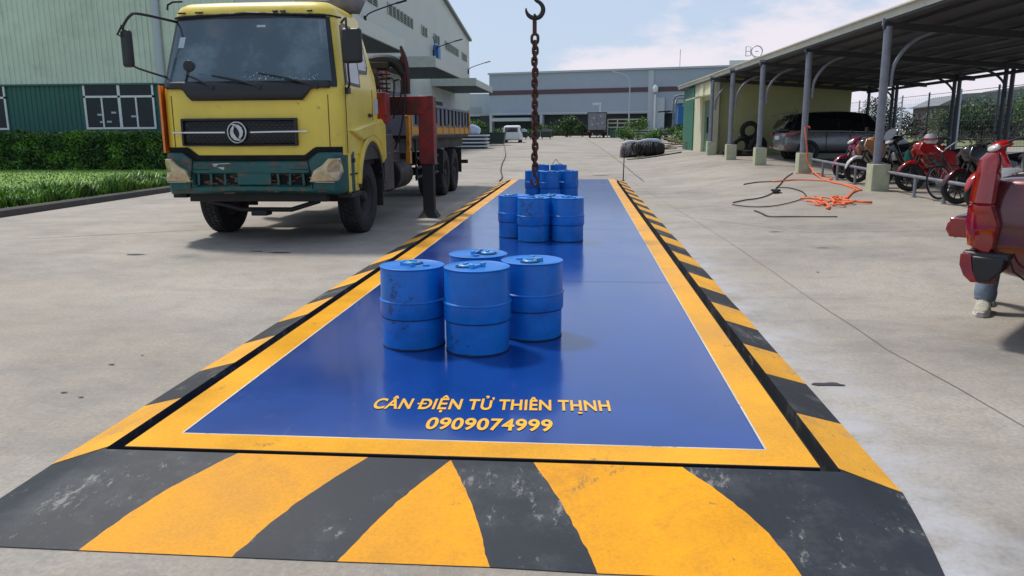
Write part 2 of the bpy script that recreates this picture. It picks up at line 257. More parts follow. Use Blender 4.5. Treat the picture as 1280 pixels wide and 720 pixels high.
# ---------------------------------------------------------------- geometry helpers
class MB:
    def __init__(self): self.v = []; self.f = []; self.mi = []; self.cur = 0
    def add(self, vs, fs):
        o = len(self.v); self.v += [tuple(p) for p in vs]; self.f += [tuple(o+i for i in f) for f in fs]; self.mi += [self.cur]*len(fs); return self
    def box(self, c, s, rz=0, rx=0, ry=0):
        m = Matrix.Translation(c) @ Matrix.Rotation(rz, 4, 'Z') @ Matrix.Rotation(ry, 4, 'Y') @ Matrix.Rotation(rx, 4, 'X')
        v = [m @ Vector((x*s[0]/2, y*s[1]/2, z*s[2]/2)) for x in (-1, 1) for y in (-1, 1) for z in (-1, 1)]
        return self.add(v, [(0, 1, 3, 2), (4, 6, 7, 5), (0, 4, 5, 1), (2, 3, 7, 6), (0, 2, 6, 4), (1, 5, 7, 3)])
    def b2(self, x0, x1, y0, y1, z0, z1): return self.box(((x0+x1)/2, (y0+y1)/2, (z0+z1)/2), (x1-x0, y1-y0, z1-z0))
    def quad(self, a, b, c, d): return self.add([a, b, c, d], [(0, 1, 2, 3)])
    def cyl(self, p0, p1, r0, r1=None, n=16, caps=True):
        r1 = r0 if r1 is None else r1; p0 = Vector(p0); p1 = Vector(p1); d = (p1-p0).normalized()
        a = d.orthogonal().normalized(); b = d.cross(a)
        v = [p0+(a*math.cos(t)+b*math.sin(t))*r0 for t in [2*PI*i/n for i in range(n)]] + [p1+(a*math.cos(t)+b*math.sin(t))*r1 for t in [2*PI*i/n for i in range(n)]]
        f = [(i, (i+1) % n, n+(i+1) % n, n+i) for i in range(n)]
        if caps: f += [tuple(range(n-1, -1, -1)), tuple(range(n, 2*n))]
        return self.add(v, f)
    def tube(self, pts, r, n=8, closed=False, sub=1):
        pts = [Vector(p) for p in pts]; k = len(pts)
        if sub > 1:
            q = []
            rs = r if isinstance(r, (list, tuple)) else [r]*k; rr = []
            rng = range(k if closed else k-1)
            for i in rng:
                P = lambda j: pts[j % k] if closed else pts[max(0, min(k-1, j))]
                for s in range(sub):
                    t = s/sub; p0, p1, p2, p3 = P(i-1), P(i), P(i+1), P(i+2)
                    q.append(.5*((2*p1)+(p2-p0)*t+(2*p0-5*p1+4*p2-p3)*t*t+(3*p1-p0-3*p2+p3)*t**3)); rr.append(rs[i]*(1-t)+rs[(i+1) % k]*t)
            if not closed: q.append(pts[-1]); rr.append(rs[-1])
            pts = q; r = rr; k = len(pts)
        rs = r if isinstance(r, (list, tuple)) else [r]*k
        v = []; prev = None
        for i, p in enumerate(pts):
            if closed: t = pts[(i+1) % k]-pts[i-1]
            else: t = pts[min(k-1, i+1)]-pts[max(0, i-1)]
            if t.length < 1e-9: t = Vector((0, 0, 1))
            t.normalize()
            if prev is None: a = t.orthogonal().normalized()
            else:
                a = prev-t*prev.dot(t); a = a.normalized() if a.length > 1e-6 else t.orthogonal().normalized()
            prev = a; b = t.cross(a)
            v += [p+(a*math.cos(2*PI*j/n)+b*math.sin(2*PI*j/n))*rs[i] for j in range(n)]
        f = []
        for i in range(k if closed else k-1):
            for j in range(n): f.append((i*n+j, i*n+(j+1) % n, ((i+1) % k)*n+(j+1) % n, ((i+1) % k)*n+j))
        if not closed: f += [tuple(range(n-1, -1, -1)), tuple(range((k-1)*n, k*n))]
        return self.add(v, f)
    def lathe(self, prof, c=(0, 0, 0), axis='Z', n=32, close=False):
        # prof: (r, h)
        v = []; k = len(prof)
        for r, h in prof:
            for j in range(n):
                a = 2*PI*j/n; x, y = r*math.cos(a), r*math.sin(a)
                q = (x, y, h) if axis == 'Z' else ((h, x, y) if axis == 'X' else (x, h, y))
                v.append((c[0]+q[0], c[1]+q[1], c[2]+q[2]))
        f = []
        for i in range(k if close else k-1):
            i2 = (i+1) % k
            for j in range(n): f.append((i*n+j, i*n+(j+1) % n, i2*n+(j+1) % n, i2*n+j))
        if not close:
            f += [tuple(range(n-1, -1, -1)), tuple(range((k-1)*n, k*n))]
        return self.add(v, f)
    def prism(self, poly, axis, a, b):
        # poly of 2-D points extruded along axis from a to b.  X: (y,z)  Y: (x,z)  Z: (x,y)
        def P(p, t): return (t, p[0], p[1]) if axis == 'X' else ((p[0], t, p[1]) if axis == 'Y' else (p[0], p[1], t))
        n = len(poly); v = [P(p, a) for p in poly]+[P(p, b) for p in poly]
        return self.add(v, [(i, (i+1) % n, n+(i+1) % n, n+i) for i in range(n)]+[tuple(range(n-1, -1, -1)), tuple(range(n, 2*n))])
    def loft(self, rings, caps=True):
        n = len(rings[0]); v = [p for r in rings for p in r]; f = []
        for i in range(len(rings)-1):
            for j in range(n): f.append((i*n+j, i*n+(j+1) % n, (i+1)*n+(j+1) % n, (i+1)*n+j))
        if caps: f += [tuple(range(n-1, -1, -1)), tuple(range((len(rings)-1)*n, len(rings)*n))]
        return self.add(v, f)
    def build(self, name, mats, parent=None, bevel=0, seg=2, ang=32, sub=0, loc=None, rz=0, solid=0, weld=0):
        me = bpy.data.meshes.new(name); me.from_pydata(self.v, [], self.f)
        if not isinstance(mats, (list, tuple)): mats = [mats]
        for m in mats: me.materials.append(M[m] if isinstance(m, str) else m)
        for p, i in zip(me.polygons, self.mi): p.material_index = i
        bm = bmesh.new(); bm.from_mesh(me)
        if weld: bmesh.ops.remove_doubles(bm, verts=bm.verts, dist=weld); bmesh.ops.dissolve_degenerate(bm, edges=bm.edges, dist=weld)
        bmesh.ops.recalc_face_normals(bm, faces=bm.faces); bm.to_mesh(me); bm.free()
        for p in me.polygons: p.use_smooth = True
        me.set_sharp_from_angle(angle=R(ang))
        o = bpy.data.objects.new(name, me); sc.collection.objects.link(o)
        if parent: o.parent = parent
        if loc: o.location = loc
        if rz: o.rotation_euler.z = rz
        if solid:
            s = o.modifiers.new('solid', 'SOLIDIFY'); s.thickness = solid; s.offset = 0
        if bevel:
            b = o.modifiers.new('bevel', 'BEVEL'); b.width = bevel; b.segments = seg; b.limit_method = 'ANGLE'; b.angle_limit = R(35)
        if sub:
            s = o.modifiers.new('sub', 'SUBSURF'); s.levels = sub; s.render_levels = sub
        return o
def thing(name, label, cat, loc=(0, 0, 0), rz=0, group=None):
    o = bpy.data.objects.new(name, None); sc.collection.objects.link(o); o.empty_display_size = .2
    o.location = loc; o.rotation_euler.z = rz; o['label'] = label; o['category'] = cat
    if group: o['group'] = group
    return o
def tag(o, label, cat, group=None, kind=None):
    o['label'] = label; o['category'] = cat
    if group: o['group'] = group
    if kind: o['kind'] = kind
    return o
def struct(o, label=None):
    o['kind'] = 'structure'
    if label: o['label'] = label
    return o
def kids(o): return [c for c in sc.collection.objects if c.parent == o]
def copy_tree(o, parent=None):
    c = o.copy(); sc.collection.objects.link(c); c.parent = parent
    for ch in kids(o): copy_tree(ch, c)
    return c
def sstep(a, b, x):
    t = max(0, min(1, (x-a)/(b-a))); return t*t*(3-2*t)
def zg(x, y):
    g0 = max(0, .0105*(y-21)) if y < 100 else .83
    zr = min(.56, max(0, .0183*(y+3.09)-.11))
    return g0+(max(zr, g0)-g0)*sstep(2.3, 6.6, x)

# ---------------------------------------------------------------- ground
def ground():
    xs = [-1500, -300, -60, -20]+[-10+i*2 for i in range(6)]+[1.8+.35*i for i in range(16)]+[8, 10, 14, 20, 40, 100, 400, 1500]
    ys = [-1500, -60, -12]+[-6+1.5*i for i in range(32)]+[45+5*i for i in range(13)]+[115, 150, 250, 500, 1500]
    ys = sorted(set(ys)); mb = MB(); v = [(x, y, zg(x, y)) for y in ys for x in xs]; n = len(xs)
    f = [(j*n+i, j*n+i+1, (j+1)*n+i+1, (j+1)*n+i) for j in range(len(ys)-1) for i in range(n-1)]
    mb.add(v, f); struct(mb.build('ground', 'ground', ang=180), 'grey stained concrete yard')
    # saw cuts, cracks and a pale seam in the concrete
    def ribbon(pts, w, name, m, lift=.004):
        mb = MB(); P = []
        for (x0, y0), (x1, y1) in zip(pts[:-1], pts[1:]):
            k = max(1, int(math.hypot(x1-x0, y1-y0)/.6))
            P += [(x0+(x1-x0)*i/k, y0+(y1-y0)*i/k) for i in range(k)]
        P.append(pts[-1]); vs = []
        for i, (x, y) in enumerate(P):
            a = P[max(0, i-1)]; b = P[min(len(P)-1, i+1)]; d = Vector((b[0]-a[0], b[1]-a[1])).normalized(); nn = Vector((-d.y, d.x))
            ww = w*(.6+.8*random.random())/2; jx, jy = random.uniform(-.012, .012), random.uniform(-.012, .012)
            vs += [(x+nn.x*ww+jx, y+nn.y*ww+jy, zg(x, y)+lift), (x-nn.x*ww+jx, y-nn.y*ww+jy, zg(x, y)+lift)]
        mb.add(vs, [(2*i, 2*i+1, 2*i+3, 2*i+2) for i in range(len(P)-1)])
        return struct(mb.build(name, m))
    M['crack'] = mat('crack', (.16, .15, .14), .95); M['seam_pale'] = mat('seam_pale', (.46, .44, .41), .9)
    ribbon([(-14, 4.2), (-9.8, 6.0), (-4.4, 9.05), (-2, 10.6)], .016, 'joint', 'crack')
    ribbon([(2.0, 21), (2.35, 12), (2.5, 8), (2.55, 4), (2.6, 2.2), (2.75, .6), (3.0, -1)], .005, 'joint', 'crack')
    ribbon([(2.2, 11.0), (3.8, 8.4), (7.0, 8.1), (14, 8.0)], .028, 'joint', 'seam_pale')
    ribbon([(2.4, 20.4), (2.2, 40), (1.6, 70), (1, 92)], .06, 'joint', 'crack')
    ribbon([(-9.9, 26), (0, 26), (7, 26)], .03, 'joint', 'crack')
    ribbon([(-9.9, 41), (0, 41), (6, 41)], .04, 'joint', 'crack')
    mb = MB()
    def blot(cx, cy, r, ry=1, s=0):
        k = 14; vs = [(cx, cy, zg(cx, cy)+.005)]
        for i in range(k):
            a = 2*PI*i/k; q = r*(.55+.7*noise.noise((math.cos(a)*1.3+cx*3.1+s, math.sin(a)*1.3, cy*1.7))+.25)
            vs.append((cx+math.cos(a)*q, cy+math.sin(a)*q*ry, zg(cx, cy)+.005))
        mb.add(vs, [(0, i+1, (i+1) % k+1) for i in range(k)])
    M['oil'] = mat('oil', (.03, .029, .028), .5, var=.3)
    for b in [(-3.55, 6.35, .10, .3), (-3.25, 6.25, .16, .25), (1.98, 1.42, .10, .35), (-2.5, 1.5, .022, .6), (-2.42, 1.72, .02, .4), (-2.45, .95, .03, .4), (-2.3, .88, .02, .5), (3.35, 8.5, .10, .3), (3.0, 5.2, .02, 1), (3.55, 6.9, .09, .2), (4.6, 10.1, .16, .15), (-1.1, 26, .5, .6), (1.2, 23.5, .3, .5), (-5, 6, .14, .4)]: blot(*b)
    struct(mb.build('oil_stains', 'oil'))
    # verge on the left
    vx = lambda y: -9.95-.02*(y-10)
    k = MB(); ysv = [-6+2*i for i in range(16)]+[25]
    def ring(y):
        x = vx(y); return [(x+.02, y, 0), (x, y, .115), (x-.03, y, .135), (x-.17, y, .14), (x-.20, y, .06)]
    rs = [ring(y) for y in ysv]; v = [p for r in rs for p in r]; f = [(i*5+j, i*5+j+1, (i+1)*5+j+1, (i+1)*5+j) for i in range(len(rs)-1) for j in range(4)]
    k.add(v, f); struct(k.build('kerb', 'kerb'))
    g = MB(); g.add([(vx(-6)-.19, -6, .10), (vx(25)-.19, 25, .10), (-9.5, 29.95, .10), (-60, 29.95, .10), (-60, -6, .10)], [(0, 1, 2, 3, 4)])
    struct(g.build('verge_soil', 'soil_grass'))
    struct(MB().add([(-300, 101, .85), (-6, 101, .85), (-8, 400, .85), (-300, 400, .85)], [(0, 1, 2, 3)]).add([(8.5, 103, .86), (300, 103, .86), (300, 400, .86), (10, 400, .86)], [(0, 1, 2, 3)]).add([(7, 41.5, .60), (300, 41.5, .60), (300, 102.9, .86), (10.5, 102.9, .86)], [(0, 1, 2, 3)]).build('field_grass', 'field'))
    return vx
vx = ground()

# ---------------------------------------------------------------- weighbridge
def weighbridge():
    t = thing('weighbridge', 'long blue steel truck weighbridge platform with yellow border and black and yellow ramps', 'weighbridge')
    L_ = 20.15; H = .10
    m = MB(); m.b2(-1.5, 1.5, 0, L_, .02, H); m.build('deck_plate', 'deck_blue', t, bevel=.004)
    def rect(m, x0, x1, y0, y1, z): m.add([(x0, y0, z), (x1, y0, z), (x1, y1, z), (x0, y1, z)], [(0, 1, 2, 3)])
    m = MB(); m.b2(-1.5, 1.5, -.004, -.0005, .02, .0995); m.build('deck_edge', 'pit', t)
    m = MB(); z = H+.0025
    rect(m, -1.5, 1.5, 0, .165, z); rect(m, -1.5, -1.325, .165, L_, z); rect(m, 1.325, 1.5, .165, L_, z); m.build('border_paint', 'deck_yellow', t)
    m = MB(); w = .009; rect(m, -1.325, 1.325, .165, .165+w*.8, z); rect(m, -1.325, -1.325+w, .17, L_, z); rect(m, 1.325-w, 1.325, .17, L_, z); m.build('border_line', 'deck_white', t)
    for y in (4.03, 8.06, 12.09, 16.12): m = MB(); rect(m, -1.3, 1.3, y, y+.006, z); m.build('plate_joint', 'steel_edge', t)
    # side gaps and end gap
    m = MB(); m.b2(-1.575, -1.5, 0, L_, .0, .012); m.b2(1.5, 1.575, 0, L_, .0, .012); m.b2(-1.56, 1.56, -.022, .0, .0, .05); m.build('gap_channel', 'pit', t)
    # side strips
    for s in (-1, 1):
        m = MB(); y = 0.0; c = 1; xi, xo = 1.575, (1.86 if s < 0 else 1.835); off = .12
        pitch = .645
        k = 0
        while y < L_:
            pitch = .645 if y < 3.8 else .72; o1 = .12-.09*min(1, y/9)
            y1 = min(y+pitch, L_); m.cur = c; off = o1 if y1 < L_ else 0
            o0 = oprev if k else 0.0; oprev = off
            ny = 4
            for q in range(ny):
                a, b = q/ny, (q+1)/ny
                A = [(xi, y+(y1-y)*a, H), (xo, y+o0+(y1+off-y-o0)*a, .004), (xo, y+o0+(y1+off-y-o0)*b, .004), (xi, y+(y1-y)*b, H)]
                m.add([(s*p[0]+(s*.01*noise.noise((p[1]*.9, s, p[0])) if p[2] < .05 else 0), p[1], p[2]) for p in A], [(0, 1, 2, 3)])
            y = y1; c = 1-c; k += 1
        m.cur = 0; m.add([(s*xi, 0, H), (s*xi, L_, H), (s*xi, L_, 0), (s*xi, 0, 0)], [(0, 1, 2, 3)])
        m.build('side_ramp', ['strip_black', 'strip_yellow'], t)
    # front ramp with its curved stripes
    top = [-1.575, -.97, -.39, -.03, -.03, .32, .94, 1.575]
    bot = [-1.88, -1.27, -.70, -.32, .21, .58, 1.26, 1.84]
    bulge = [-.03, -.05, -.04, -.03, .02, .02, .06, .05]
    m = MB(); NS = 26; rows = []
    for q in range(NS+1):
        u = q/NS; row = []
        for i in range(8):
            x = top[i]+(bot[i]-top[i])*u+bulge[i]*math.sin(PI*u)
            if i == 0: x = -1.575-.16*u
            if i == 7: x = 1.575+.06*u
            if 0 < i < 7: x += .006*noise.noise((i*5.3, u*14, 2))+.003*noise.noise((i*7.7, u*50, 5))
            yy = -.024-.668*u-(.012*noise.noise((x*3, 4, u)) if q == NS else 0)
            zz = (H-.008)*(1-u)**1.15+.004
            row.append((x, yy, zz))
        rows.append(row)
    cols = [0, 1, 0, 1, 0, 1, 0]
    for i in range(7):
        m.cur = cols[i]
        for q in range(NS):
            sN = 4
            for a in range(sN):
                def lp(r, t_): return tuple(rows[r][i][k]+(rows[r][i+1][k]-rows[r][i][k])*t_ for k in range(3))
                A, B, C, D = lp(q, a/sN), lp(q, (a+1)/sN), lp(q+1, (a+1)/sN), lp(q+1, a/sN)
                m.add([A, B, C, D], [(0, 1, 2, 3)])
    m.cur = 0
    for sd, ci in ((-1, 0), (1, 7)):
        for q in range(NS):
            A, D = rows[q][ci], rows[q+1][ci]
            if q == 0: A = (A[0], -.004, H-.002)
            ox = lambda u: sd*((1.855-.02*u) if sd < 0 else (1.835-.09*u-.03*u*u))
            u0, u1 = q/NS, (q+1)/NS
            for k in range(3):
                lp2 = lambda P_, Q_, t_: tuple(P_[j]+(Q_[j]-P_[j])*t_ for j in range(3))
                B_ = (ox(u0), -.69*u0, .004); C_ = (ox(u1), -.69*u1, .004)
                m.add([lp2(A, B_, k/3), lp2(A, B_, (k+1)/3), lp2(D, C_, (k+1)/3), lp2(D, C_, k/3)], [(0, 1, 2, 3)])
    m.build('front_ramp', ['ramp_black', 'ramp_yellow'], t, ang=180, weld=.0006)
    # lettering
    def fmesh(body, size):
        cu = bpy.data.curves.new('t', 'FONT'); cu.body = body; cu.size = size; cu.offset = .0052; cu.fill_mode = 'FRONT'; cu.space_character = 1.06
        ob = bpy.data.objects.new('t', cu); sc.collection.objects.link(ob)
        dg = bpy.context.evaluated_depsgraph_get(); me = bpy.data.meshes.new_from_object(ob.evaluated_get(dg)); bpy.data.objects.remove(ob)
        xs = [v.co.x for v in me.vertices]; return me, min(xs), max(xs)
    def text(body, size, x, y, name, wid, rot=0):
        me, a, b = fmesh(body, size); k = wid/(b-a)
        for v in me.vertices: v.co.x = (v.co.x-a)*k
        me.materials.clear(); me.materials.append(M['letter_yellow'])
        o = bpy.data.objects.new(name, me); sc.collection.objects.link(o); o.parent = t; o.location = (x, y, H+.0035); o.rotation_euler.z = rot
        if 'CÂN' in body:   # bar of the D, dot under the last H pair's first H
            x1 = (fmesh('CÂN D', size)[2]-a)*k; w1 = (fmesh('D', size)[2]-fmesh('D', size)[1])*k; xh = (fmesh(body[:-2], size)[2]-a)*k
            m = MB(); m.add([(x1-w1-.013, .064, 0), (x1-w1*.45, .064, 0), (x1-w1*.45, .083, 0), (x1-w1-.013, .083, 0)], [(0, 1, 2, 3)])
            m.add([(xh-.012+.0125*math.cos(2*PI*i/16), -.036+.0125*math.sin(2*PI*i/16), 0) for i in range(16)], [tuple(range(16))])
            m.build('accent_marks', 'letter_yellow', o, loc=(0, 0, .0006))
        return o
    text('CÂN DIỆN TỬ THIÊN THNH', .212, -.53, .553, 'lettering', 1.20, R(2.4))
    text('0909074999', .205, -.212, .302, 'lettering', .60, R(1.3))
weighbridge()

# ---------------------------------------------------------------- drums
def make_drum():
    t = thing('drum', '', 'drum', group='blue steel drums on the weighbridge')
    r = .206
    m = MB(); m.lathe([(r-.020, 0), (r-.012, .006), (r-.011, .02), (r-.010, .225), (r-.010, .23), (r-.001, .235), (r+.001, .242), (r+.0005, .352), (r+.006, .358), (r+.004, .364), (r-.004, .369), (r-.006, .56), (r-.009, .596), (r-.004, .602), (r-.003, .609), (r-.010, .612), (r-.02, .606)], n=48)
    m.build('body', 'drum_blue', t, ang=40)
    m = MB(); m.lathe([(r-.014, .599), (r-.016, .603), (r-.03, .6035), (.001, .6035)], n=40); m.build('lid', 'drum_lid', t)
    m = MB(); m.lathe([(r-.0085, .226), (r-.004, .226), (r-.004, .2325), (r-.0085, .2325)], n=40, close=True)
    m.lathe([(r-.018, .0005), (r-.008, .001), (r-.008, .010), (r-.018, .010)], n=40, close=True); m.build('seam', 'drum_seam', t)
    m = MB(); m.lathe([(.062, .604), (.064, .612), (.055, .6125), (.055, .604)], c=(.05, -.045, 0), n=28, close=True); g = m.build('bung_gasket', 'black_rubber', t)
    m = MB(); m.lathe([(.048, .604), (.048, .618), (.042, .623), (.0, .623)], c=(.05, -.045, 0), n=24); m.box((.05, -.045, .628), (.05, .014, .012), .4)
    m.build('bung_cap', 'drum_lid', t)
    m = MB(); m.lathe([(.022, .604), (.022, .616), (.0, .618)], c=(-.08, -.05, 0), n=16); m.build('vent_plug', 'drum_blue', t)
    m = MB(); m.box((.01, .02, .615), (.09, .022, .022), .3); m.box((-.03, .02, .62), (.02, .03, .03), .3); m.box((.06, .03, .62), (.02, .03, .03), .3); m.build('lid_handle', 'drum_lid', t, bevel=.003)
    m = MB(); m.box((.03, .0, .612), (.05, .016, .012), .3); m.build('lid_clip', 'drum_seam', t)
    return t
drum0 = make_drum()
DR = [(-.575, 1.80, 2.4, 'front group, leftmost blue drum with round black-rimmed bung on its lid'),
      (-.14, 1.70, 3.9, 'front group, foremost blue drum standing nearest the camera'),
      (.185, 2.08, 5.3, 'front group, rightmost blue drum set back beside the foremost one'),
      (-.215, 2.34, 1.0, 'front group, rearmost blue drum of which mostly the lid shows'),
      (-.085, 6.82, .3, 'middle group, blue drum front and centre with a wide raised band'),
      (.345, 6.85, 2.2, 'middle group, blue drum at right with dark fitting on its lid'),
      (-.37, 7.20, 4.4, 'middle group, blue drum half hidden at the left'),
      (.10, 7.26, 5.5, 'middle group, blue drum behind the front pair with only its lid edge showing'),
      (-.14, 13.35, .8, 'far group, blue drum front and centre below the chain'),
      (.25, 13.60, 2.9, 'far group, blue drum at right of the centre drum'),
      (-.47, 13.62, 4.0, 'far group, blue drum at left behind the chain end'),
      (-.48, 16.55, 1.7, 'rearmost pair, left blue drum behind the far group'),
      (-.045, 16.55, 3.3, 'rearmost pair, right blue drum with a thin wire loop on top')]
for i, (x, y, rz, lab) in enumerate(DR):
    d = drum0 if i == 0 else copy_tree(drum0)
    d.location = (x, y, .1005); d.rotation_euler.z = rz; d['label'] = lab
    k = [.86, .88, .85, .85, .90, .90, .90, .89, .92, .92, .92, .93, .93][i]; d.scale = (1.03, 1.03, k)
MB().tube([(-.20, 16.53, .675), (-.16, 16.53, .74), (-.10, 16.55, .80), (-.05, 16.55, .72), (.06, 16.53, .675)], .007, 6, sub=5).build('wire_loop', 'cable_black')
tag(sc.collection.objects['wire_loop'], 'thin black wire loop lying on the rearmost right drum', 'wire')

# ---------------------------------------------------------------- hook and chain
def hook_chain():
    X, Y = -.14, 8.0
    h = thing('crane_hook', 'dark forged crane hook carrying the rusty chain', 'hook', (X, Y, 3.025))
    k = .0086
    pts = [(-14, 11), (-13.5, 6), (-10.5, 0.5), (-5, -3.2), (1, -4), (7, -2.6), (11, 1.5), (13, 7), (12.2, 13), (8, 18.5), (3, 21.5), (0, 25), (0, 30)]
    rad = [1.2, 2.6, 3.8, 4.4, 4.7, 4.7, 4.7, 4.6, 4.2, 3.8, 3.3, 3.0, 3.0]
    m = MB(); m.tube([(x*k, 0, z*k) for x, z in pts], [r*k*.82 for r in rad], 12, sub=5); m.build('hook_body', 'hook_iron', h, ang=60)
    m = MB(); m.cyl((0, 0, 30*k), (0, 0, 40*k), .055, .055, 16); m.box((0, 0, 48*k), (.22, .16, .2)); m.build('hook_block', 'hook_iron', h, bevel=.015)
    m = MB()
    for s in (-1, 1): m.cyl((s*.06, 0, 56*k), (s*.06, 0, 5.5), .012, .012, 8)
    m.build('wire_rope', 'cable_black', h)
    c = thing('chain', 'long rusty brown lifting chain hanging from the crane hook', 'chain', (X, Y, 3.04))
    m = MB(); m.tube([(-.012, 0, -.03), (-.012, 0, -.27)], .02, 8); m.tube([(.006, 0, -.03), (.006, 0, -.27)], .02, 8); m.cyl((0, -.045, -.015), (0, .045, -.015), .017, None, 10)
    m.build('shackle_rod', 'chain_rust', c)
    def link(w, hh, r):
        m = MB(); p = []
        for i in range(20):
            a = 2*PI*i/20; p.append((w*math.cos(a), 0, (hh-w)*(1 if math.sin(a) > .01 else -1 if math.sin(a) < -.01 else 0)+w*math.sin(a)))
        m.tube(p, r, 8, closed=True); return m
    o = link(.043, .064, .021).build('ring_link', 'chain_rust', c, loc=(0, 0, -.325), ang=60)
    z = -.405; base = None; i = 0
    while z > -2.12:
        if base is None: base = o = link(.033, .054, .0185).build('link', 'chain_rust', c, ang=60)
        else: o = base.copy(); sc.collection.objects.link(o); o.parent = c
        o.location = (.006*math.sin(i*1.7), 0, z); o.rotation_euler.z = R(25 if i % 2 else 115)+random.uniform(-.15, .15); z -= .072; i += 1
    m = MB(); kk = .0105
    m.tube([(-1*kk, 0, 4*kk), (0, 0, -1*kk), (3.2*kk, 0, -6*kk), (4*kk, 0, -11*kk), (1.5*kk, 0, -15*kk), (-2.5*kk, 0, -14*kk), (-5*kk, 0, -9*kk), (-4*kk, 0, -5*kk)], [.022, .026, .022, .02, .02, .018, .015, .008], 8, sub=4)
    m.build('sling_hook', 'chain_rust', c, loc=(0, 0, -2.16), ang=60)
hook_chain()

# ---------------------------------------------------------------- lorry
def lorry():
    T = thing('crane_lorry', 'yellow crane lorry with green bumper parked beside the weighbridge', 'lorry', (-3.85, 7.0, 0)); T.scale.x = 1.012
    A = 1.23; NE = 11.0
    def zp(z):    # half width, front y, back y
        a = A-.0*z if z < 2.1 else A-.135*(z-2.1)/.85
        yf = .03 if z < 2.0 else .03+.27*((min(z, 2.97)-2.0)/.95)**1.1-.07*max(0, z-2.97)/.06*.5
        yb = 2.12 if z < 2.3 else 2.12-.42*((z-2.3)/.7)
        return a, yf, yb
    def fy(x, z, off=0):  # front surface y at x,z
        a, yf, yb = zp(z); b = (yb-yf)/2; c = (yf+yb)/2
        q = min(.9995, abs(x)/a); return c-b*(1-q**NE)**(1/NE)*1.0+.05*(x/a)**2-off
    def ring(z, sh=0, n=240):
        a, yf, yb = zp(z); a -= sh; b = (yb-yf)/2-sh; c = (yf+yb)/2; out = []
        for i in range(n):
            t = 2*PI*i/n; cx, sy = math.cos(t), math.sin(t)
            e = 2/NE; x = a*math.copysign(abs(cx)**e, cx); y = b*math.copysign(abs(sy)**e, sy)
            yy = c+y+(.05*(x/a)**2 if sy < 0 else 0)
            out.append((x, yy, z))
        return out
    m = MB(); rings = [ring(z) for z in (1.18, 1.3, 1.5, 1.8, 2.0, 2.1, 2.3, 2.5, 2.7, 2.9, 3.0)]
    for z, sh in ((3.06, .012), (3.12, .045), (3.17, .12), (3.20, .28), (3.21, .5)):
        rings.append([(x, y, z) for x, y, _ in ring(2.98, sh)])
    m.loft(rings); m.build('cab_shell', 'cab_yellow', T, ang=50)
    def patch(name, mt, x0, x1, zf0, zf1, off, nx=28, nz=8, par=T, th=.0):
        m = MB(); v = []
        for j in range(nz+1):
            for i in range(nx+1):
                x = x0+(x1-x0)*i/nx; za, zb = (zf0(x) if callable(zf0) else zf0), (zf1(x) if callable(zf1) else zf1)
                z = za+(zb-za)*j/nz; xx = x*zp(z)[0]/A; v.append((xx, fy(xx, z, off), z))
        n = nx+1; m.add(v, [(j*n+i, j*n+i+1, (j+1)*n+i+1, (j+1)*n+i) for j in range(nz) for i in range(nx)])
        return m.build(name, mt, par, solid=th, ang=60)
    # windscreen with its rubber surround
    patch('windscreen_rubber', 'black_plastic', -1.165, 1.165, 2.06, lambda x: 3.00-.03*abs(x), .022, 60, 12)
    ws = patch('windscreen', 'windshield', -1.11, 1.11, lambda x: 2.13, lambda x: 2.965-.03*abs(x), .030, 60, 12)
    patch('windscreen_sticker', 'sticker', -1.02, -.93, 2.58, 2.72, .034, 4, 2, ws)
    patch('windscreen_sticker', 'sticker', .12, .25, 2.83, 2.86, .034, 4, 2, ws)
    m = MB()   # papers and lace on the dashboard show as pale flecks low in the glass
    for i in range(70):
        x = random.choice([random.gauss(.15, .14), random.gauss(.72, .18)]); z = 2.15+abs(random.gauss(0, .035)); s = random.uniform(.004, .014)
        if abs(x) < 1.0: m.box((x, fy(x, z, .033), z), (s*1.4, .003, s), 0, 0, random.random())
    m.build('dashboard_trim', 'sticker', ws)['kind'] = 'stuff'
    m = MB(); m.lathe([(.0, -.01), (.07, -.01), (.075, .0), (.07, .012), (0, .012)], c=(-.78, fy(-.78, 2.34)-.055, 2.34), axis='Y', n=20); m.cyl((-.78, fy(-.78, 2.34)-.055, 2.34), (-.82, fy(-.82, 2.15)-.05, 2.13), .01); m.build('kerb_mirror', 'black_plastic', ws)
    # cowl
    patch('cowl', 'black_plastic', -1.09, 1.09, lambda x: 2.045 if abs(x) > .86 else (1.90 if abs(x) < .76 else 1.90+(abs(x)-.76)*1.45), 2.135, .042, 44, 3, T, .02)
    for xa, xb, zb in ((-.45, -1.02, 2.24), (.18, -.64, 2.225), (.92, -.02, 2.25)):
        m = MB(); p0 = Vector((xa, fy(xa, 2.06, .05), 2.06)); p1 = Vector((xb+.18*(1 if xb < xa else -1), fy(xb, zb-.02, .05), zb-.01))
        m.tube([p0, (p0+p1)/2+Vector((0, -.02, .02)), p1], [.016, .011, .008], 6, sub=3)
        q0 = Vector((xb, fy(xb, zb, .022), zb+.005)); q1 = Vector((xb+.62, fy(xb+.62, zb-.05, .022), zb-.055)); m.tube([q0, q1], .009, 6); m.cyl(p0+Vector((0, .05, 0)), p0+Vector((0, -.02, 0)), .03)
        m.build('wiper', 'black_plastic', T)
    # eyebrow trim above windscreen and panel gaps
    patch('roof_trim', 'black_plastic', -1.12, 1.12, lambda x: 2.995-.028*abs(x), lambda x: 3.025-.028*abs(x), .02, 30, 2, T, .02)
    m = MB()
    for x in (-.93, -.68, .35, .45, .80): m.box((x, fy(x, 3.0)-.02, 3.035), (.10 if x < 0 else .07, .03, .022))
    m.build('marker_lamp', 'black_plastic', T, bevel=.006)
